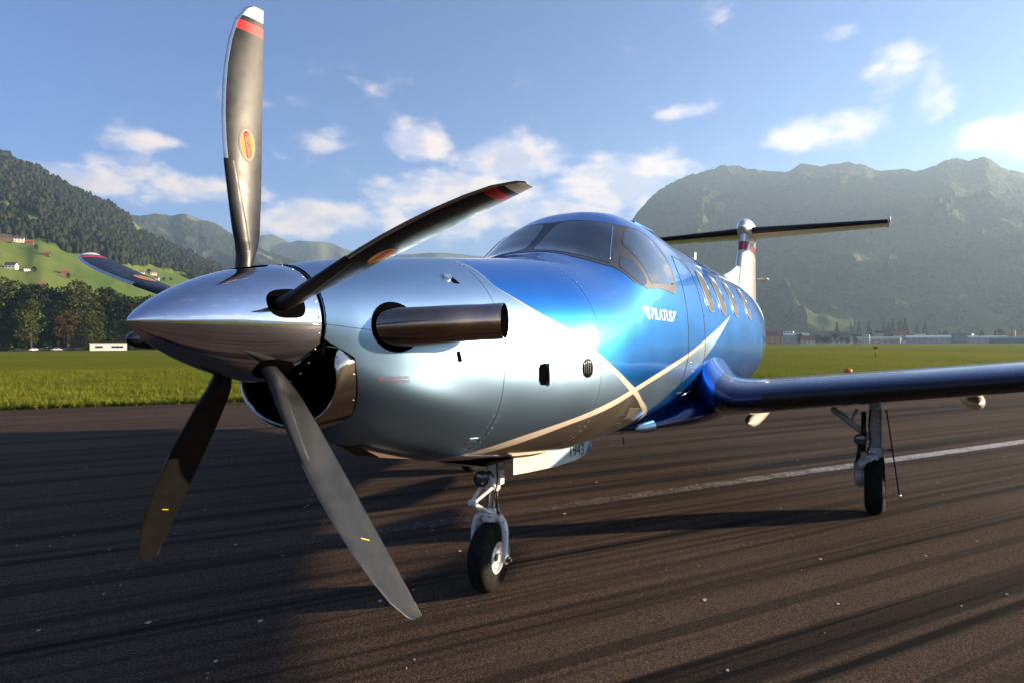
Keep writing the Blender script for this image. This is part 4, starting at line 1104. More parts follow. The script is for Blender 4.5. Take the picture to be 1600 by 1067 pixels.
surf_loft('dorsal_fin', [((9.4, 0, 2.55), 3.2, .03, (0, 1, 0)), ((10.2, 0, 2.78), 2.4, .035, (0, 1, 0)), ((11.2, 0, 2.98), 1.3, .05, (0, 1, 0)), ((11.75, 0, 3.12), .8, .06, (0, 1, 0))], 0, M_silver)
pr = [(2.0 * t_, .195 * (math.sqrt(max(0, 1 - (1 - t_ / .3) ** 2)) if t_ < .3 else (1 - ((t_ - .3) / .7) ** 2) ** .75)) for t_ in np.linspace(0, 1, 36)]
bl_ = MB().lathe(pr, (0, 0, 0), (1, 0, 0), 32).build('tail_bullet', M_tail, plane, smooth=True); bl_.scale = (1, .9, 1.18); bl_.location = (12.45, 0, 4.0)
for sgn in (-1, 1):
    surf_loft('tailplane', [((12.72, sgn * .05, 3.96), 1.42, .12, (0, 0, 1)), ((12.82, sgn * .6, 3.965), 1.28, .115, (0, 0, 1)), ((13.05, sgn * 2.0, 3.975), .98, .11, (0, 0, 1)), ((13.15, sgn * 2.58, 3.98), .86, .10, (0, 0, 1))], 0, M_tail, boot_m=M_boot, boot_f=.13)
    q = MB().box((13.28, sgn * 2.60, 4.0), (.42, .05, .085), bev=.018).build('tailplane_tip_fairing', M_white, plane, smooth=True); sharp(q, 40)
    q = MB().box((13.60, sgn * 2.60, 3.985), (.8, .04, .06), bev=.015).build('tailplane_tip_cap', M_tail, plane, smooth=True); sharp(q, 40)
q = MB().box((14.20, -.17, 3.06), (.30, .22, .03), bev=.008).build('rudder_bracket', M_grey, plane, smooth=True); sharp(q, 40)
# antennas
def blade_antenna(x, z, h_, c_, m_):
    V = []
    for zz, xx, cc, tt in ((z - .06, x, c_, .018), (z + h_ * .6, x + h_ * .18, c_ * .8, .014), (z + h_, x + h_ * .32, c_ * .55, .010)):
        a_ = np.linspace(0, 2 * PI, 17)[:-1]; V.append(np.stack([xx + cc / 2 * np.cos(a_), tt * np.sin(a_), np.full(16, zz)], -1))
    P_ = np.array(V); o = mesh('blade_antenna', P_.reshape(-1, 3), [list(q_) for q_ in grid_faces(3, 16, True)] + [[32 + i for i in range(16)]], m_, plane)
    bm = bmesh.new(); bm.from_mesh(o.data); bmesh.ops.recalc_face_normals(bm, faces=bm.faces[:]); bm.to_mesh(o.data); bm.free(); sharp(o, 50)
blade_antenna(8.32, 2.725, .245, .16, M_white)
MB().lathe([(-.02, .10), (.012, .09), (.026, .05), (.03, 0)], (5.0, -.12, 2.80), (0, -.1, 1), 20).build('antenna_disc', M_blue, plane, smooth=True)
q = MB().box((4.9, -.28, 2.775), (.62, .07, .035), rot=Matrix.Rotation(.28, 3, 'X'), bev=.012).build('roof_antenna_rail', M_blue, plane, smooth=True)

# ---- nose gear
M_lamp = glass('landing_lamp_glass', (.05, .055, .06), .05)
def wheel(name, c, rad, wid, rim_r, parent, yaw=0.):
    e = D.objects.new(name, None); COL.objects.link(e); e.parent = parent; e.location = c; e.rotation_euler = (0, 0, yaw)
    hw_ = wid / 2; pr = []
    for a_ in np.linspace(-1, 1, 29):
        s_ = abs(a_); r_ = rim_r + (rad - rim_r) * (1 - s_ ** 3.2) ** .55; pr.append((math.copysign(hw_ * min(1, s_ ** .85 * 1.0), a_) * (.86 + .14 * (1 - s_ ** 6)), r_))
    pr = [(-hw_ * .62, rim_r * .985)] + pr + [(hw_ * .62, rim_r * .985)]
    ty = MB().lathe(pr, (0, 0, 0), (0, 1, 0), 64)
    t_o = ty.build('tyre', M_tyre, e, smooth=True)
    # tread grooves
    rm = [(-hw_ * .72, rim_r), (-hw_ * .78, rim_r * 1.02), (-hw_ * .74, rim_r * .93), (-hw_ * .50, rim_r * .86), (-hw_ * .42, rim_r * .62), (-hw_ * .52, rim_r * .46), (-hw_ * .55, rim_r * .30), (-hw_ * .60, rim_r * .26), (-hw_ * .60, 0.)]
    ro = MB().lathe(rm, (0, 0, 0), (0, 1, 0), 40).lathe([(-a_, r_) for a_, r_ in rm], (0, 0, 0), (0, 1, 0), 40).build('rim', M_white, e, angle=40)
    hb = MB().lathe([(-hw_ * .61, rim_r * .24), (-hw_ * .72, rim_r * .22), (-hw_ * .74, 0)], (0, 0, 0), (0, 1, 0), 20).build('hub_cap', M_grill, ro, angle=40)
    for k in range(8):
        a_ = 2 * PI * k / 8; MB().lathe([(0, .007), (-.008, .007), (-.009, 0.)], (rim_r * .72 * math.cos(a_), -hw_ * .46, rim_r * .72 * math.sin(a_)), (0, 1, 0), 6).build('rim_bolt', M_steel, ro)
    return e
NX = 2.412
wheel('nose_wheel', (NX, 0, .225), .225, .165, .105, plane, yaw=R(4))
q = MB().tube([(NX + .02, 0, .50), (NX + .04, 0, .72)], .033, 16).build('oleo_piston', M_steel, plane, smooth=True); sharp(q, 40)
q = MB()
q.tube([(NX + .035, 0, .66), (NX + .045, 0, .70), (NX + .065, 0, .86), (NX + .075, 0, .99)], [.050, .047, .047, .05], 18)
q.lathe([(-.02, .058), (.02, .058)], (NX + .04, 0, .69), (.05, 0, 1), 18).box((NX + .05, -.058, .755), (.05, .035, .11), bev=.008).box((NX + .062, -.062, .84), (.045, .04, .05), bev=.008)
q.tube([(NX + .05, -.05, .80), (NX + .05, -.098, .80)], .017, 10).tube([(NX + .09, -.055, .70), (NX + .085, -.06, .77)], .012, 8)
nc = q.build('strut_cylinder', M_white, plane, angle=35)
q = MB().box((NX + .09, 0, .93), (.13, .11, .12), bev=.015).box((NX + .065, -.075, .905), (.10, .05, .015)).prism([(NX + .02, -.02, .88), (NX + .10, -.02, .88), (NX + .075, -.02, .79), (NX + .05, -.02, .79)], (0, .04, 0)).build('strut_trunnion', M_grey, plane, angle=35)
# fork
q = MB()
q.lathe([(-.045, .052), (-.03, .060), (.03, .060), (.045, .048)], (NX + .018, 0, .505), (.05, 0, 1), 20)
for s_ in (-1, 1):
    L = [(NX + .015, s_ * .03, .500), (NX + .014, s_ * .072, .492), (NX + .012, s_ * .104, .462), (NX + .008, s_ * .119, .405), (NX + .003, s_ * .121, .33), (NX, s_ * .119, .262), (NX, s_ * .118, .222)]
    for i in range(len(L) - 1):
        q.tube([L[i], L[i + 1]], [.026 - .001 * i, .025 - .001 * i], 10)
    for pnt in L[1:-1]: q.lathe([(-.012, .018), (0, .024), (.012, .018)], pnt, (1, 0, 0), 8)
    q.lathe([(-.016, .030), (.014, .030), (.018, .024)], (NX, s_ * .122, .225), (0, s_, 0), 16)
q.build('wheel_fork', M_white, plane, angle=40)
q = MB()
for s_ in (-1, 1): q.lathe([(0, .020), (.016, .020), (.018, .013), (.03, .012), (.031, 0.)], (NX, s_ * .138, .225), (0, s_, 0), 12)
q.build('axle_nut', M_grill, plane, angle=40)
# torque links
for nm, A_, B_ in (('upper_torque_link', (NX + .0, 0, .70), (NX - .20, 0, .628)), ('lower_torque_link', (NX - .20, 0, .618), (NX - .03, 0, .525))):
    q = MB()
    for s_ in (-1, 1):
        q.tube([(A_[0], s_ * (.045 if nm[0] == 'u' else .012), A_[2]), (B_[0], s_ * (.012 if nm[0] == 'u' else .04), B_[2])], [.013, .010], 8)
    q.tube([(B_[0], -.03, B_[2]), (B_[0], .03, B_[2])] if nm[0] == 'u' else [(A_[0], -.03, A_[2]), (A_[0], .03, A_[2])], .013, 10)
    q.build(nm, M_white, plane, angle=40)
# taxi light in its ring
def lamp(c, rad, axis, parent):
    ax = Vector(axis).normalized()
    o = MB().lathe([(.07, rad * .45), (.04, rad * .9), (0, rad * 1.12), (-.018, rad * 1.16), (-.022, rad * 1.02), (-.012, rad * .98)], c, ax, 28).build('landing_light', M_blackgloss, parent, angle=40)
    MB().lathe([(-.012, rad * .99), (-.02, rad * .6), (-.023, 0)], c, ax, 28).build('lamp_lens', M_lamp, o, smooth=True)
    q_ = MB()
    MB().lathe([(-.0115, rad * .8), (.02, rad * .5), (.035, .0)], c, ax, 20).build('lamp_reflector', M_steel, o, smooth=True)
    return o
lamp((NX - .055, .02, .752), .046, (1, .25, 0), plane)
MB().tube([(NX - .03, .02, .755), (NX + .05, .0, .80)], .014, 8).tube([(NX - .02, -.02, .80), (NX + .06, -.035, .70), (NX + .0, -.06, .60), (NX - .01, -.07, .52)], .006, 6).build('hydraulic_hose', M_grill, plane, smooth=True)
MB().tube([(NX + .05, .05, .85), (NX + .35, .06, .97)], .018, 8).build('drag_brace', M_white, plane, smooth=True)
# gear doors: port with the number, starboard, and the dark bay
def gear_door(y, pts, inner, name='nose_gear_door'):
    q_ = MB().prism([(x, y, z) for x, z in pts], (0, .016, 0), 0)
    return q_
PD = [(2.375, .955), (2.375, .793), (2.60, .772), (3.05, .738), (3.40, .728), (3.60, .745), (3.735, .775), (3.735, .868), (3.0, .905)]
def clip_poly(poly, x0, x1):
    o = []
    for i in range(len(poly)):
        a_, c_ = poly[i], poly[(i + 1) % len(poly)]
        ins = lambda q_: x0 <= q_[0] <= x1
        if ins(a_): o.append(a_)
        ts = sorted([t_ for t_ in ((x - a_[0]) / (c_[0] - a_[0]) if abs(c_[0] - a_[0]) > 1e-9 else -1 for x in (x0, x1)) if 0 < t_ < 1])
        for t_ in ts: o.append((a_[0] + (c_[0] - a_[0]) * t_, a_[1] + (c_[1] - a_[1]) * t_))
    return o
dr = MB().prism([(x, -.205, z) for x, z in PD], (0, .014, 0), 0).build('nose_gear_door', M_grey, plane)
MB().prism([(x, -.2085, z) for x, z in clip_poly(PD, 2.375, 2.93)], (0, .003, 0)).build('door_front_skin', M_cream, dr)
MB().prism([(x, -.2085, z) for x, z in clip_poly(PD, 2.932, 3.735)], (0, .003, 0)).build('door_rear_skin', mat('pale_blue_paint', (.40, .56, .62), .35, coat=.6), dr)
MB().prism([(3.58, -.2097, .744), (3.735, -.2097, .776), (3.735, -.2097, .866), (3.72, -.2097, .867)], (0, .001, 0)).build('door_corner_stripe', M_blue, dr)
V, F = text_mesh('1943', 1., .0); V[:, 0] *= .27 / V[:, 0].max(); V[:, 1] *= .092 / V[:, 1].max()
mesh('door_number', np.stack([3.285 + V[:, 0], np.full(len(V), -.2112), .768 - .02 * V[:, 0] / .27 + V[:, 1]], -1), F, M_blackprint, dr, smooth=False)
MB().prism([(2.11, .20, .965), (2.125, .20, .915), (2.20, .20, .845), (2.9, .20, .725), (3.5, .20, .745), (3.6, .20, .88), (2.8, .20, .92)], (0, .014, 0)).build('nose_gear_door', M_grey, plane)
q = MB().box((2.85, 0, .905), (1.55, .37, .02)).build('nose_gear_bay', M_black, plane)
# small drain mast and oil cooler outlet under the cowl
q = MB().prism([(1.05, -.10, 1.155), (1.17, -.12, 1.085), (1.52, -.14, 1.02), (1.62, -.14, 1.02), (1.6, -.12, 1.06)], (0, .16, 0)).build('oil_cooler_outlet', mat('outlet_paint', (.09, .065, .05), .95, spec=.1), plane)
MB().tube([(4.25, -.30, .87), (4.27, -.30, .74)], .008, 8).build('drain_mast', M_steel, plane, smooth=True)

# ---- main gear, port then starboard
def main_gear(sgn):
    y = 2.27 * sgn; inw = -sgn
    wheel('main_wheel', (5.82, y, .288), .288, .205, .128, plane)
    o = MB(); o.box((5.80, y + inw * -.01, .86), (.14, .105, .50), bev=.02).box((5.78, y + inw * -.005, .60), (.16, .135, .10), bev=.018)
    o.build('main_gear_leg', M_grey, plane, angle=35)
    q_ = MB(); q_.box((5.74, y + inw * .02, .535), (.14, .12, .09), bev=.02).tube([(5.70, y + inw * .02, .52), (5.70, y + inw * .13, .48)], .05, 14).tube([(5.70, y + inw * .13, .49), (5.80, y + inw * .135, .32)], [.045, .04], 12).lathe([(-.03, .05), (.03, .05)], (5.82, y + inw * .12, .288), (0, 1, 0), 16)
    q_.build('trailing_link', M_grey, plane, angle=40)
    MB().tube([(5.72, y + inw * .36, 1.0), (5.74, y + inw * .20, .87), (5.76, y + inw * .06, .75), (5.78, y, .70)], [.030, .032, .030, .026], 10).tube([(5.74, y + inw * .20, .87), (5.74, y + inw * .14, 1.0)], .014, 8).build('side_brace', M_grey, plane, smooth=True)
    MB().tube([(5.70, y + inw * .12, .66), (5.70, y + inw * .14, .50)], .020, 10).build('shock_strut', M_boot, plane, smooth=True)
    MB().tube([(5.71, y + inw * .085, .98), (5.71, y + inw * .09, .60)], .022, 10).build('actuator', M_boot, plane, smooth=True)
    MB().lathe([(-.03, .085), (.03, .085), (.035, .06)], (5.76, y + inw * .13, .36), (0, inw, 0), 18).build('brake_unit', M_grey, plane, angle=40)
    lamp((5.70, y + inw * .115, .715), .048, (1, 0, .02), plane)
    q_ = MB().prism([(5.55, y - inw * .105, 1.02), (6.10, y - inw * .105, 1.02), (6.05, y - inw * .205, .22), (5.68, y - inw * .205, .22)], (0, .012, 0)).build('main_gear_door', M_blue_shaded, plane)
    MB().tube([(5.78, y - inw * .03, .62), (5.78, y - inw * .155, .62)], .007, 6).build('door_link', M_steel, q_, smooth=True)
    MB().tube([(5.66, y - inw * .20, .24), (5.66, y - inw * .215, .20)], .012, 6).build('door_foot', M_bolt, q_, smooth=True)
    MB().tube([(5.715, y + inw * .03, 1.0), (5.71, y + inw * .045, .85), (5.70, y + inw * .03, .70), (5.68, y + inw * .06, .58), (5.72, y + inw * .10, .45), (5.76, y + inw * .12, .38)], .0075, 7).build('brake_hose', M_boot, plane, smooth=True)
    q_ = MB()
    for z_ in (.66, .78, .90, 1.02): q_.box((5.722, y - inw * .035, z_), (.012, .03, .022), bev=.004)
    structure(q_.build('hose_clamp', M_steel, plane), 'stuff')
    for dy_, z_ in ((.0, .60), (.045, .60), (.02, .535)): MB().lathe([(0, .013), (-.014, .013), (-.016, .006), (-.022, .006), (-.022, 0.)], (5.695 if z_ > .55 else 5.668, y + inw * dy_, z_), (1, 0, 0), 6).build('gear_bolt', M_steel, plane)
main_gear(-1); main_gear(1)
MB().tube([(NX + .0, -.05, .93), (NX - .005, -.066, .84), (NX + .0, -.07, .74), (NX - .03, -.06, .64), (NX - .02, -.075, .56), (NX + .0, -.08, .51)], .0055, 7).build('brake_hose', M_boot, plane, smooth=True)
for y_, z_ in ((-.03, .70), (.03, .70), (-.03, .505), (.03, .505)): MB().lathe([(0, .010), (-.012, .010), (-.014, .004), (-.02, .004), (-.02, 0.)], (NX - .028, y_, z_), (1, 0, 0), 6).build('gear_bolt', M_steel, plane)

# ================================================================== TREES, HOUSES, TOWN, CARS, GRASS
def leaf_mat(name, a_, b_, c_=None):
    m, b, p = new_mat(name)
    g = b.node('ShaderNodeNewGeometry'); oi = b.node('ShaderNodeObjectInfo')
    f = b.m('FRACT', b.m('ADD', g.outputs['Random Per Island'], b.m('MULTIPLY', oi.outputs['Random'], .37)))
    c = b.mix(f, a_, b_)
    if c_: c = b.mix(b.ramp(g.outputs['Random Per Island'], .78, .9), c, c_)
    c = b.v('SCALE', c, scale=b.ramp(oi.outputs['Random'], 0, 1, .75, 1.25, smooth=False))
    b.put(p.inputs['Base Color'], c); p.inputs['Roughness'].default_value = .8; p.inputs['Specular IOR Level'].default_value = .15
    tl = b.node('ShaderNodeBsdfTranslucent'); b.put(tl.inputs[0], c); ms = b.node('ShaderNodeMixShader'); ms.inputs[0].default_value = .25
    b.l.new(p.outputs[0], ms.inputs[1]); b.l.new(tl.outputs[0], ms.inputs[2]); b.l.new(ms.outputs[0], b.n['Material Output'].inputs['Surface'])
    return m
M_leaf = leaf_mat('dark_foliage', (.013, .024, .007), (.034, .048, .012))
M_leaf2 = leaf_mat('olive_foliage', (.035, .050, .010), (.075, .085, .020))
M_amber = leaf_mat('autumn_foliage', (.085, .060, .012), (.15, .085, .020), (.06, .07, .015))
M_bark = mat('bark', (.05, .038, .028), .9, var=.2)
def crown_mesh(name, seed, n, lobes, leaf, m_, spruce=False):
    g = np.random.default_rng(seed)
    if spruce:
        h = g.random(n) ** .75; a_ = g.random(n) * 2 * PI; r_ = .20 * (1 - h) * (.55 + .45 * ((h * 14) % 1)) + .012; r_ = r_ * (.55 + .5 * g.random(n))
        C_ = np.stack([r_ * np.cos(a_), r_ * np.sin(a_), .10 + .90 * h], -1)
    else:
        L = []
        for _ in range(lobes):
            a_ = g.random() * 2 * PI; z = .30 + .55 * g.random(); rr_ = .20 * g.random() ** .5 * (1.25 - abs(z - .5)); L.append((rr_ * math.cos(a_), rr_ * math.sin(a_), z, .085 + .09 * g.random()))
        L += [(0, 0, .45, .2), (0, 0, .68, .17), (.0, .0, .84, .11), (.05, -.04, .28, .16)]
        L = np.array(L); k = g.integers(0, len(L), n); d = g.normal(size=(n, 3)); d /= np.linalg.norm(d, axis=1, keepdims=True)
        C_ = L[k, :3] + d * (L[k, 3] * (.55 + .5 * g.random(n) ** .6))[:, None] * np.array([1, 1, .9])
    s_ = leaf * (.6 + .8 * g.random(n)); u = g.normal(size=(n, 3)); u /= np.linalg.norm(u, axis=1, keepdims=True); v = np.cross(u, g.normal(size=(n, 3))); v /= np.linalg.norm(v, axis=1, keepdims=True)
    if spruce: u[:, 2] = -.25 - .3 * g.random(n)
    q = [C_ + u * s_[:, None], C_ + v * (s_ * .6)[:, None], C_ - u * s_[:, None], C_ - v * (s_ * .6)[:, None]]
    V = np.stack(q, 1).reshape(-1, 3); V[:, 2] = np.maximum(V[:, 2], .01)
    me_o = mesh(name, V, np.arange(4 * n).reshape(-1, 4), m_, None, smooth=False); return me_o
def trunk_mesh(seed):
    g = np.random.default_rng(seed); q = MB(); q.tube([(0, 0, -.01), (.004, 0, .2), (.0, .005, .5), (.004, 0, .78)], [.024, .018, .012, .004], 8)
    for i in range(6):
        z = .2 + .09 * i; a_ = g.random() * 2 * PI; q.tube([(0, 0, z), (.07 * math.cos(a_), .07 * math.sin(a_), z + .07), (.14 * math.cos(a_), .14 * math.sin(a_), z + .16)], [.009, .006, .002], 5)
    return q.build('trunk', M_bark, None, smooth=True)
PROTO = []
for i, (n, lb, lf, mm, spr) in enumerate([(2600, 9, .020, M_leaf, 0), (2600, 12, .019, M_leaf, 0), (2200, 7, .021, M_leaf, 0), (2600, 10, .020, M_leaf2, 0), (2200, 8, .021, M_amber, 0), (2000, 0, .022, M_leaf, 1)]):
    c_ = crown_mesh('crown', 100 + i, n, lb, lf, mm, bool(spr)); t_ = trunk_mesh(200 + i); PROTO.append((c_.data, t_.data)); D.objects.remove(c_); D.objects.remove(t_)
def tree(name, kind, x, y, z, h, label, group, wide=1., rz=None):
    e = thing(name, label, 'tree', (x, y, z), group, rz if rz is not None else random.random() * 6.28); e.scale = (h * wide, h * wide, h)
    for nm, me in zip(('crown', 'trunk'), PROTO[kind]):
        o = D.objects.new(nm, me); COL.objects.link(o); o.parent = e
    return e
def polar(az_, r_): return CX + r_ * math.cos(R(az_)), CY + r_ * math.sin(R(az_))
# tree belt on the left edge of the field
tree('broadleaf_tree', 3, *polar(65.22, 372), 0, 25, 'bright green rounded tree before the dark tree belt, behind the parked cars', None, .95)
tree('autumn_tree', 4, *polar(63.1, 374), 0, 20, 'amber autumn tree in front of the dark tree belt', None, .95)
tree('broadleaf_tree', 3, *polar(61.75, 376), 0, 21.5, 'pale green tree between the amber tree and the low white building', None, .98)
tree('autumn_tree', 4, *polar(60.95, 408), 0, 31, 'tall yellowish tree at the right end of the dark belt', None, .75)
for i, az_ in enumerate(np.linspace(53.5, 78, 34)):
    tree('belt_tree', int(RNG.integers(0, 3)) if i % 6 else 3, *polar(az_ + RNG.normal() * .12, 398 + RNG.random() * 22), 0, float(np.clip(np.interp(az_, [53, 57, 60, 62, 64, 66, 70, 78], [24, 30, 34, 37, 33, 38, 36, 36]) + RNG.normal() * 2.6, 20, 42)), 'tall dark leafy tree of the wood along the far field edge', 'tall trees of the dark belt', .95 + .35 * RNG.random())
for i, az_ in enumerate(np.linspace(54, 77.5, 34)):
    tree('belt_tree', int(RNG.integers(0, 3)), *polar(az_ + RNG.normal() * .15, 384 + RNG.random() * 8), 0, 15 + 8 * RNG.random(), 'lower bushy dark tree at the foot of the wood by the field', 'low trees of the dark belt', 1.15 + .4 * RNG.random())
gu = np.random.default_rng(61); n = 9000
ua = 53 + 26 * gu.random(n); ur = 380 + 48 * gu.random(n); uh = 6.5 * gu.random(n) ** 1.3 * (.5 + fbm(ua * 2.2, ua * 0, 3, 9))
Cn = np.stack([CX + ur * np.cos(np.radians(ua)), CY + ur * np.sin(np.radians(ua)), uh], -1); s_ = .35 + .5 * gu.random(n)
u = gu.normal(size=(n, 3)); u /= np.linalg.norm(u, axis=1, keepdims=True); v = np.cross(u, gu.normal(size=(n, 3))); v /= np.linalg.norm(v, axis=1, keepdims=True)
V = np.stack([Cn + u * s_[:, None], Cn + v * s_[:, None] * .7, Cn - u * s_[:, None], Cn - v * s_[:, None] * .7], 1).reshape(-1, 3); V[:, 2] = np.maximum(V[:, 2], .01)
structure(mesh('undergrowth', V, np.arange(4 * n).reshape(-1, 4), M_leaf, smooth=False), 'stuff')
# single trees on the meadow slope
for az_, el_, h, lab in ((63.0, 4.95, 7, 'small dark tree below the bright red barn on the meadow'), (57.95, 5.55, 9, 'dark round tree between the two cream farmhouses beyond the far propeller blade'), (56.9, 5.05, 7, 'small tree right of the red-roofed house beyond the far propeller blade'), (56.4, 5.1, 6, 'rightmost small tree of the meadow beyond the far propeller blade'), (65.0, 5.3, 7, 'bush-like tree right of the small grey and white outbuilding'), (64.9, 6.9, 7, 'dark bush-like tree below the square red-brown house')):
    r_, z = hillL.on_sight(az_, el_); tree('meadow_tree', 0, *polar(az_, r_), z - .5, h, lab, None, 1.3)
# forest on the hill: one mass of crowns
g = np.random.default_rng(5); A, RR, Z, F = hillL.A, hillL.R, hillL.Z, hillL.F
idx = np.argwhere((F[:, 6:112] > .55)); wgt = RR[:, 6:112][idx[:, 0], idx[:, 1]]; pk = idx[g.choice(len(idx), 40000, p=wgt / wgt.sum())]
ia, ir = pk[:, 0], pk[:, 1] + 6
a_ = A[ia, ir] + (g.random(len(pk)) - .5) * .09; r_ = RR[ia, ir] + (g.random(len(pk)) - .5) * 12.
base = np.stack([CX + r_ * np.cos(np.radians(a_)), CY + r_ * np.sin(np.radians(a_)), Z[ia, ir] - 1.5], -1)
tn = 5; ang = np.linspace(0, 2 * PI, tn + 1)[:-1]
tmpl = np.concatenate([np.stack([.5 * np.cos(ang), .5 * np.sin(ang), np.full(tn, .12)], -1), np.stack([.47 * np.cos(ang + .6), .47 * np.sin(ang + .6), np.full(tn, .62)], -1), [[0, 0, 1.]]])
tf = [[i, (i + 1) % tn, tn + i] for i in range(tn)] + [[(i + 1) % tn, tn + (i + 1) % tn, tn + i] for i in range(tn)] + [[tn + i, tn + (i + 1) % tn, 2 * tn] for i in range(tn)]
h_ = 7 + 9 * g.random(len(pk)); w_ = h_ * (.34 + .35 * g.random(len(pk)))
V = tmpl[None] * np.stack([w_, w_, h_], -1)[:, None, :]; V = V + (g.random(V.shape) - .5) * (w_ * .22)[:, None, None] + base[:, None, :]
Fc = (np.array(tf)[None] + (np.arange(len(pk)) * len(tmpl))[:, None, None]).reshape(-1, 3)
M_wood = leaf_mat('hill_wood', (.008, .015, .008), (.019, .027, .011), (.028, .030, .012))
structure(mesh('forest', V.reshape(-1, 3), Fc, M_wood, smooth=False), 'stuff')

# ---- houses
M_wall = mat('white_render', (.70, .66, .58), .8); M_timber = mat('brown_timber', (.12, .055, .03), .8); M_redwall = mat('red_timber', (.28, .06, .04), .8)
M_roof = mat('red_tile', (.26, .085, .05), .85, var=.2); M_roofd = mat('dark_roof', (.06, .05, .05), .8); M_win = glass('house_window', (.02, .025, .03), .05)
M_concrete = mat('grey_concrete', (.33, .33, .33), .85); M_tin = mat('grey_tin', (.30, .33, .35), .5, metal=.3); M_teal = mat('teal_cladding', (.06, .18, .16), .6); M_orange = mat('ochre_render', (.55, .30, .14), .8)
def house(name, label, cat, x, y, z, w_, d_, h_, rz, wall_m, roof_m, gable=.45, group=None, nwin=3, floors=1):
    e = thing(name, label, cat, (x, y, z), group, rz)
    MB().box((0, 0, h_ / 2 - .4), (w_, d_, h_ + .8)).build('wall', wall_m, e)
    o_ = .5; rh = d_ * gable
    if gable > 0:
        q = MB(); A_ = [(-w_ / 2 - o_, -d_ / 2 - o_, h_ - .15), (-w_ / 2 - o_, 0, h_ + rh), (-w_ / 2 - o_, d_ / 2 + o_, h_ - .15), (-w_ / 2 - o_, d_ / 2 + o_, h_ + .12), (-w_ / 2 - o_, 0, h_ + rh + .3), (-w_ / 2 - o_, -d_ / 2 - o_, h_ + .12)]
        q.prism(A_, (w_ + 2 * o_, 0, 0)).build('roof', roof_m, e)
        MB().prism([(-w_ / 2 + .02, -d_ / 2, h_ + .003), (-w_ / 2 + .02, 0, h_ + rh - .05), (-w_ / 2 + .02, d_ / 2, h_ + .003)], (w_ - .04, 0, 0)).build('gable', wall_m, e)
    else:
        MB().box((0, 0, h_ + .2), (w_ + .3, d_ + .3, .4)).build('roof', roof_m, e)
    for f_ in range(floors):
        zc = h_ * (f_ + .55) / floors
        for i in range(nwin):
            xw = -w_ / 2 + w_ * (i + .5) / nwin
            for sy in (-1, 1):
                MB().box((xw, sy * (d_ / 2 + .02), zc), (min(1.2, w_ / nwin * .5), .08, min(1.3, h_ / floors * .4))).build('window', M_win, e)
    for sx in (-1, 1): MB().box((sx * (w_ / 2 + .02), 0, h_ * .5), (.08, 1.2, 1.2)).build('window', M_win, e)
    return e
HOUSES = [(66.62, 7.30, 'dark timber barn at the left end of the upper row of houses on the meadow', 15, M_timber, M_roofd), (65.88, 7.33, 'cream walled farmhouse in the middle of the upper row of houses on the meadow', 13, M_wall, M_roofd), (65.27, 7.26, 'square red-brown house at the right end of the upper row of houses on the meadow', 9, M_redwall, M_roof),
          (64.35, 6.50, 'low red-roofed shed alone in the middle of the meadow', 9, M_timber, M_roof), (66.31, 5.44, 'black-roofed chalet with a white gable on the lower meadow', 12, M_wall, M_roofd), (65.45, 5.37, 'small grey and white outbuilding right of the black-roofed chalet', 7, M_wall, M_roofd),
          (63.25, 5.25, 'bright red barn alone above the tree belt', 9, M_redwall, M_roof), (64.54, 4.25, 'red house half hidden behind the tree belt', 8, M_redwall, M_roof),
          (58.36, 5.55, 'cream chalet beyond the far propeller blade, left of a dark tree', 8, M_wall, M_roof), (57.58, 5.48, 'long cream farmhouse with brown roof beyond the far propeller blade', 11, M_wall, M_roof), (57.40, 5.12, 'red-roofed house below the long cream farmhouse on the slope', 9, M_wall, M_roof), (60.1, 8.35, 'tiny white chalet high in the wooded hillside', 9, M_wall, M_roof), (63.66, 8.62, 'tiny white hut at the edge of the high meadow strip', 6, M_wall, M_roofd)]
for az_, el_, lab, w_, wm, rm_ in HOUSES:
    r_, z = hillL.on_sight(az_, el_)
    w_ *= .78; house('chalet' if 'chalet' in lab else 'barn' if 'barn' in lab else 'shed' if 'shed' in lab or 'hut' in lab or 'outbuilding' in lab else 'house', lab, 'house', *polar(az_, r_), z, w_, w_ * .75, w_ * .42, R(az_ + 65 + 40 * RNG.random()), wm, rm_, .42, None, 3, 1 if w_ < 10 else 2)

# ---- low white building, road and parked cars on the left
q = []
for az_ in np.linspace(54, 80, 60):
    for r_ in (352, 364): x, y = polar(az_, r_); q.append((x, y, .006))
m_road = mat('grey_road', (.11, .11, .11), .9)
rd = structure(mesh('road', q, [[2 * i, 2 * i + 1, 2 * i + 3, 2 * i + 2] for i in range(59)], m_road, smooth=False)); rd.data.flip_normals() if rd.data.polygons[0].normal.z < 0 else None
x, y = polar(60.55, 366)
e = thing('low_building', 'low white building with a dark window strip at the field edge behind the propeller spinner', 'building', (x, y, 0), None, R(60.55 + 90))
MB().box((0, 0, 1.6), (15, 6, 3.6)).build('wall', M_wall, e); MB().box((0, 0, 3.52), (15.6, 6.6, .25)).build('roof', M_concrete, e)
for i in range(5):
    for sy in (-1, 1): MB().box((-2 - 1.6 * i if i < 3 else 3 + 1.5 * (i - 3), sy * 3.03, 1.7), (1.5, .1, .9)).build('window', M_win, e)
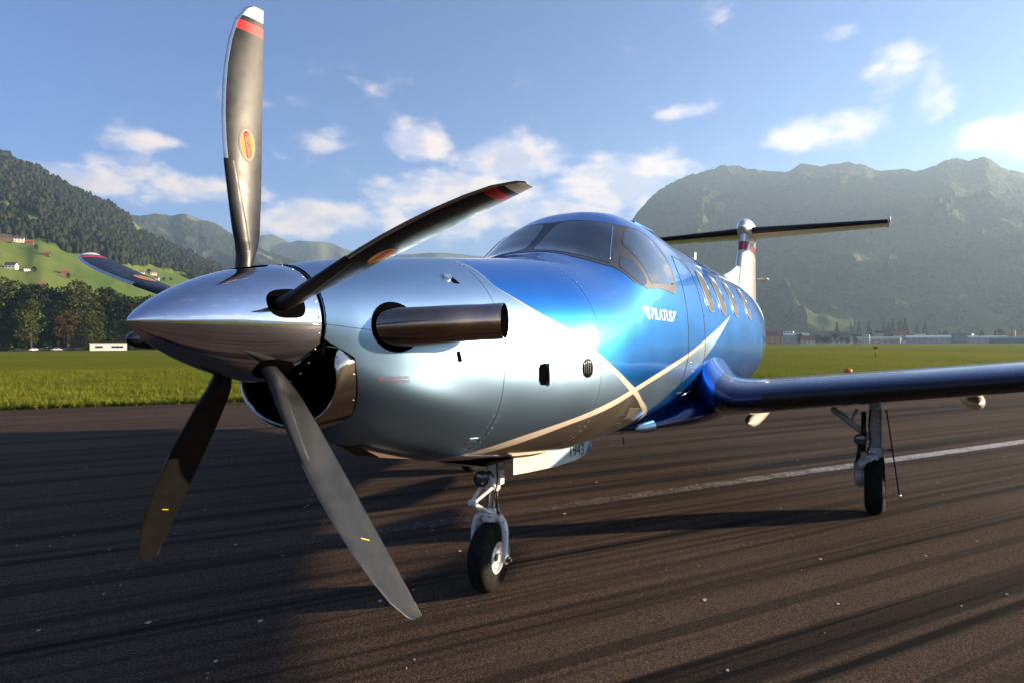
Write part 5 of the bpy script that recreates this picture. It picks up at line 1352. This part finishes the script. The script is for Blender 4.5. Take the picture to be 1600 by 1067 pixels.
def car(x, y, rz, m_, label, group):
    e = thing('parked_car', label, 'car', (x, y, .006), group, rz); L = 4.3
    sec_ = [(-2.1, .45, .75), (-2.05, .42, .95), (-1.2, .40, 1.02), (-.6, .40, 1.45), (.6, .40, 1.47), (1.3, .40, 1.05), (2.0, .42, .85), (2.12, .48, .62)]
    rows_ = []
    for x_, lo, hi in sec_:
        wv = .86 if abs(x_) < 1.9 else .76; tw = wv * (.72 if hi > 1.2 else .95); rows_.append([(x_, -wv, lo), (x_, -wv, min(hi, .95)), (x_, -tw, hi), (x_, tw, hi), (x_, wv, min(hi, .95)), (x_, wv, lo)])
    P_ = np.array(rows_); k = 6; F = [list(f) for f in grid_faces(len(sec_), k, True)] + [list(range(6)), [42 + i for i in range(6)]]
    o = mesh('body', P_.reshape(-1, 3), F, m_, e, smooth=False); bm = bmesh.new(); bm.from_mesh(o.data); bmesh.ops.recalc_face_normals(bm, faces=bm.faces[:]); bm.to_mesh(o.data); bm.free()
    for sy in (-1, 1): MB().prism([(-.95, sy * .80, 1.0), (-.55, sy * .68, 1.38), (.55, sy * .68, 1.40), (1.1, sy * .80, 1.02)], (0, sy * .02, 0)).build('side_window', M_win, e)
    for sx in (-1.3, 1.3):
        for sy in (-1, 1): MB().lathe([(-.1, .0), (-.1, .31), (.1, .31), (.1, 0)], (sx, sy * .78, .31), (0, 1, 0), 14).build('wheel', M_tyre, e)
    return e
M_cw = mat('white_car_paint', (.75, .75, .75), .3, coat=1); M_cd = mat('dark_car_paint', (.02, .022, .028), .3, coat=1)
for az_, white, lab in ((65.93, 0, 'dark car parked at the left end of the row on the far field edge'), (65.02, 1, 'white car between two dark cars on the far field edge'), (64.62, 0, 'dark car just right of the left white car on the far field edge'), (63.72, 1, 'white car on the far field edge nearest the amber tree'), (63.26, 0, 'dark car just right of the right white car on the far field edge'), (62.49, 0, 'dark car at the right end of the row on the far field edge')):
    x, y = polar(az_, 358); car(x, y, R(az_ + 90 + 8 * RNG.normal()), M_cw if white else M_cd, lab, 'cars parked along the far field edge')

# ---- town and airfield buildings on the right
TOWN = [(6.95, 760, 22, 12, 9, M_orange, M_roof, .4, 3, 'ochre house with red roof next to the aircraft tail, left end of the town', 'house'), (5.67, 900, 12, 10, 16, M_wall, M_concrete, 0, 4, 'tall white block rising behind the grey hall near the aircraft', 'building'), (5.75, 820, 44, 20, 10, M_concrete, M_tin, .12, 1, 'wide grey hall at the left of the town', 'hall'),
        (4.26, 700, 11, 9, 3.6, M_wall, M_roof, .45, 1, 'small red-roofed hut in front of the dark hedge', 'hut'), (.15, 780, 7, 7, 9.5, M_wall, M_concrete, 0, 3, 'narrow white tower block left of the long low hall', 'building'), (-.6, 800, 44, 18, 5.5, M_concrete, M_concrete, .10, 1, 'long low grey hall below the control tower', 'hall'),
        (-3.38, 940, 12, 10, 11, M_wall, M_concrete, 0, 3, 'small white block right of the control tower', 'building'), (-3.9, 820, 40, 16, 6.5, M_concrete, M_wall, .12, 1, 'low hangar with pale roof right of the long hall', 'hangar'), (-5.5, 860, 34, 18, 10, M_teal, M_roofd, 0, 2, 'dark flat-roofed block right of the low hangar', 'building'), (-6.45, 880, 16, 14, 12, M_concrete, M_concrete, 0, 3, 'grey block standing against the dark flat-roofed block', 'building'),
        (-7.4, 840, 34, 16, 6, M_tin, M_tin, .1, 1, 'pale metal hangar in the right part of the town', 'hangar'), (-8.52, 940, 17, 12, 14, M_orange, M_concrete, 0, 4, 'ochre and white apartment block near the right edge of the town', 'building'), (-9.1, 760, 40, 14, 4.5, M_teal, M_teal, .1, 1, 'low green hall at the right edge of the town', 'hall'), (-9.4, 930, 9, 9, 12, M_orange, M_concrete, 0, 3, 'small ochre block right of the ochre and white apartments', 'building'),
        (1.9, 860, 26, 14, 9, M_wall, M_roofd, .35, 2, 'white house with dark roof behind the hedge', 'house'), (2.8, 1000, 18, 14, 12, M_concrete, M_roof, .4, 3, 'grey house with red roof rising behind the hedge', 'house'), (-2.2, 960, 20, 14, 10, M_wall, M_roof, .4, 3, 'cream house with red roof just right of the control tower', 'house')]
for az_, r_, w_, d_, h_, wm, rm_, gb, fl, lab, cat in TOWN:
    x, y = polar(az_, r_); house(cat.replace(' ', '_') if cat != 'building' else 'town_building', lab, cat, x, y, 0, w_, d_, h_, R(az_ + 90 + RNG.normal() * 8), wm, rm_, gb, None, max(3, int(w_ / 5)), fl)
x, y = polar(-.76, 850); e = thing('control_tower', 'grey airfield control tower with glazed cab above the long low hall', 'tower', (x, y, 0), None, R(20))
MB().box((0, 0, 5.5), (6, 6, 11.6)).build('shaft', M_concrete, e); MB().lathe([(10.9, 4.4), (11.2, 5.2), (11.6, 5.2)], (0, 0, 0), (0, 0, 1), 8).build('gallery', M_concrete, e)
MB().lathe([(11.5, 4.0), (14.4, 4.9)], (0, 0, 0), (0, 0, 1), 8).build('cab_glass', M_win, e); MB().lathe([(14.4, 5.3), (14.9, 5.3), (15.3, 0.)], (0, 0, 0), (0, 0, 1), 8).build('roof', M_roofd, e); MB().tube([(0, 0, 15), (0, 0, 19)], .12, 6).build('mast', M_steel, e)
for i, az_ in enumerate(np.linspace(4.9, 1.0, 13)):
    tree('hedge_tree', int(RNG.integers(0, 3)), *polar(az_ + RNG.normal() * .08, 735 + RNG.random() * 20), 0, 8 + 4 * RNG.random(), 'dark round tree in the hedge between the small hut and the long hall', 'hedge trees in front of the town', 1.35)
for i, az_ in enumerate([-1.6, -2.6, -2.9, -4.6, -5.0, -7.1, -7.9, -8.2, 6.3, .5, -10.2, -11, -12.4, -13.5]):
    tree('town_tree', int(RNG.integers(0, 3)) if i % 3 else 5, *polar(az_, 880 + RNG.random() * 90), 0, 10 + 6 * RNG.random(), 'dark tree rising between the town buildings', 'trees among the town buildings', 1.2 if i % 3 else .9)
for i in range(16):
    az_ = -1.3 - 1.6 * RNG.random() if i < 9 else 9 - 18 * RNG.random(); tree('spruce', 5, *polar(az_, 1080 + RNG.random() * 120), 0, 24 + 12 * RNG.random(), 'tall dark spruce behind the town at the foot of the mountain', 'spruces behind the town', 1.1)

# ---- things in the grass
x, y = 36.97, -1.29
e = thing('marker_ball', 'orange marker ball lying in the grass beyond the wing', 'marker', (x, y, .01)); e.scale = (.68, .68, .62)
MB().lathe([(.0, 0.), (.03, .16), (.12, .27), (.24, .31), (.37, .27), (.46, .16), (.49, 0.)], (0, 0, 0), (0, 0, 1), 20).build('ball', mat('orange_marker_paint', (.75, .16, .02), .5, var=.2), e, smooth=True)
MB().lathe([(0, .0), (.0, .33), (.05, .33), (.06, .2)], (0.0, 0, 0), (0, 0, 1), 16).build('base_ring', M_concrete, e, smooth=True)
x, y = 89.1, -3.0
e = thing('marker_post', 'thin red marker post standing alone in the far grass', 'post', (x, y, 0))
MB().tube([(0, 0, 0), (0, 0, .95)], .05, 8).build('pole', M_red, e, smooth=True); MB().box((0, 0, 1.0), (.12, .5, .25), bev=.02).build('marker_head', M_red, e)
# grass along the runway edge
g = np.random.default_rng(21)
EPa = np.array(EP); seg = EPa[(EPa[:, 0] > -14) & (EPa[:, 0] < 75)]
def tufts(n, dmin, dmax, hmin, hmax, xlo, xhi, pw):
    s_ = seg[(seg[:, 0] > xlo) & (seg[:, 0] < xhi)]; i = g.integers(0, len(s_) - 1, n); t_ = g.random(n)
    p0 = s_[i] + (s_[i + 1] - s_[i]) * t_[:, None]; d = dmin + (dmax - dmin) * g.random(n) ** pw
    p0 = p0 + np.array([ND.x, ND.y]) * d[:, None]
    cl = fbm(p0[:, 0] * .9, p0[:, 1] * .9, 3, 77); keep = g.random(n) < np.clip((cl - .28) * 3.2, .12, 1); p0 = p0[keep]; n = len(p0); cl = cl[keep]
    V = []; 
    for k in range(4):
        a_ = g.random(n) * 2 * PI; w_ = .006 + .010 * g.random(n); h_ = (hmin + (hmax - hmin) * g.random(n) ** 1.6) * (.6 + .9 * np.clip(cl, 0, 1)); ln_ = h_ * (.2 + .7 * g.random(n)); o_ = g.normal(size=(n, 2)) * .03
        dx, dy = np.cos(a_), np.sin(a_); b0 = p0 + o_
        V.append(np.stack([np.stack([b0[:, 0] - dy * w_, b0[:, 1] + dx * w_, np.zeros(n)], -1), np.stack([b0[:, 0] + dy * w_, b0[:, 1] - dx * w_, np.zeros(n)], -1), np.stack([b0[:, 0] + dx * ln_ , b0[:, 1] + dy * ln_, h_], -1)], 1))
    return np.concatenate(V, 0)
T_ = np.concatenate([tufts(9000, -.10, .7, .07, .26, -12, 75, 1.), tufts(26000, .2, 9, .05, .16, -12, 32, 1.3), tufts(22000, 5, 34, .06, .17, -12, 70, 1.2)], 0)
M_blades = leaf_mat('grass_blades', (.075, .11, .006), (.17, .19, .018), (.21, .185, .03))
structure(mesh('grass', T_.reshape(-1, 3), np.arange(len(T_) * 3).reshape(-1, 3), M_blades, smooth=False), 'stuff')
# broad leaved weeds at the very edge
V = []; F = []
s_ = seg[(seg[:, 0] > -12) & (seg[:, 0] < 60)]
for i in range(1500):
    j = int(g.integers(0, len(s_) - 1)); p0 = s_[j] + np.array([ND.x, ND.y]) * (g.random() ** 2 * .9 - .06)
    for k in range(6):
        a_ = g.random() * 6.28; L_ = .05 + .10 * g.random(); w_ = L_ * .35; up_ = L_ * (.3 + .9 * g.random()); c_, s2 = math.cos(a_), math.sin(a_); n_ = len(V)
        V += [(p0[0], p0[1], .01), (p0[0] + c_ * L_ * .5 - s2 * w_, p0[1] + s2 * L_ * .5 + c_ * w_, up_ * .7), (p0[0] + c_ * L_, p0[1] + s2 * L_, up_), (p0[0] + c_ * L_ * .5 + s2 * w_, p0[1] + s2 * L_ * .5 - c_ * w_, up_ * .7)]; F.append([n_, n_ + 1, n_ + 2, n_ + 3])
structure(mesh('weeds', V, np.array(F), leaf_mat('weed_leaf', (.04, .075, .010), (.10, .13, .02), (.20, .17, .03)), smooth=False), 'stuff')

# flakes and grit on the runway
M_chip = mat('pale_chip', (.42, .38, .33), .85, var=.25)
def chip(bx, x, y, r_, h_):
    n = 7; a0 = random.random() * 6; L = [(x + r_ * (.55 + .6 * random.random()) * math.cos(a0 + 2 * PI * i / n) * 1.25, y + r_ * (.55 + .6 * random.random()) * math.sin(a0 + 2 * PI * i / n), .004) for i in range(n)]
    return bx.prism(L, (0, 0, h_))
BIG = [(2.04, -1.60), (.66, 1.98), (1.02, 1.52), (2.28, 2.35), (3.22, -2.05), (4.1, -1.9), (4.55, -2.6), (3.0, .62), (4.42, .35), (1.35, .95), (1.92, .52), (5.9, .6), (3.9, -3.0), (2.9, -1.3), (.9, .75)]
for x, y in BIG:
    o = chip(MB(), x, y, .008 + .008 * random.random(), .004).build('paint_chip', M_chip, None); tag(o, 'pale flake lying loose on the dark runway', 'flake', 'pale flakes scattered on the runway')
q = MB()
for i in range(300):
    u_ = -2 + 22 * random.random() ** 1.4; v_ = -5 + 13 * random.random(); p_ = UD * u_ + ND * v_
    chip(q, p_.x, p_.y, .003 + .006 * random.random() ** 2, .004)
structure(q.build('grit', M_chip, None), 'stuff')
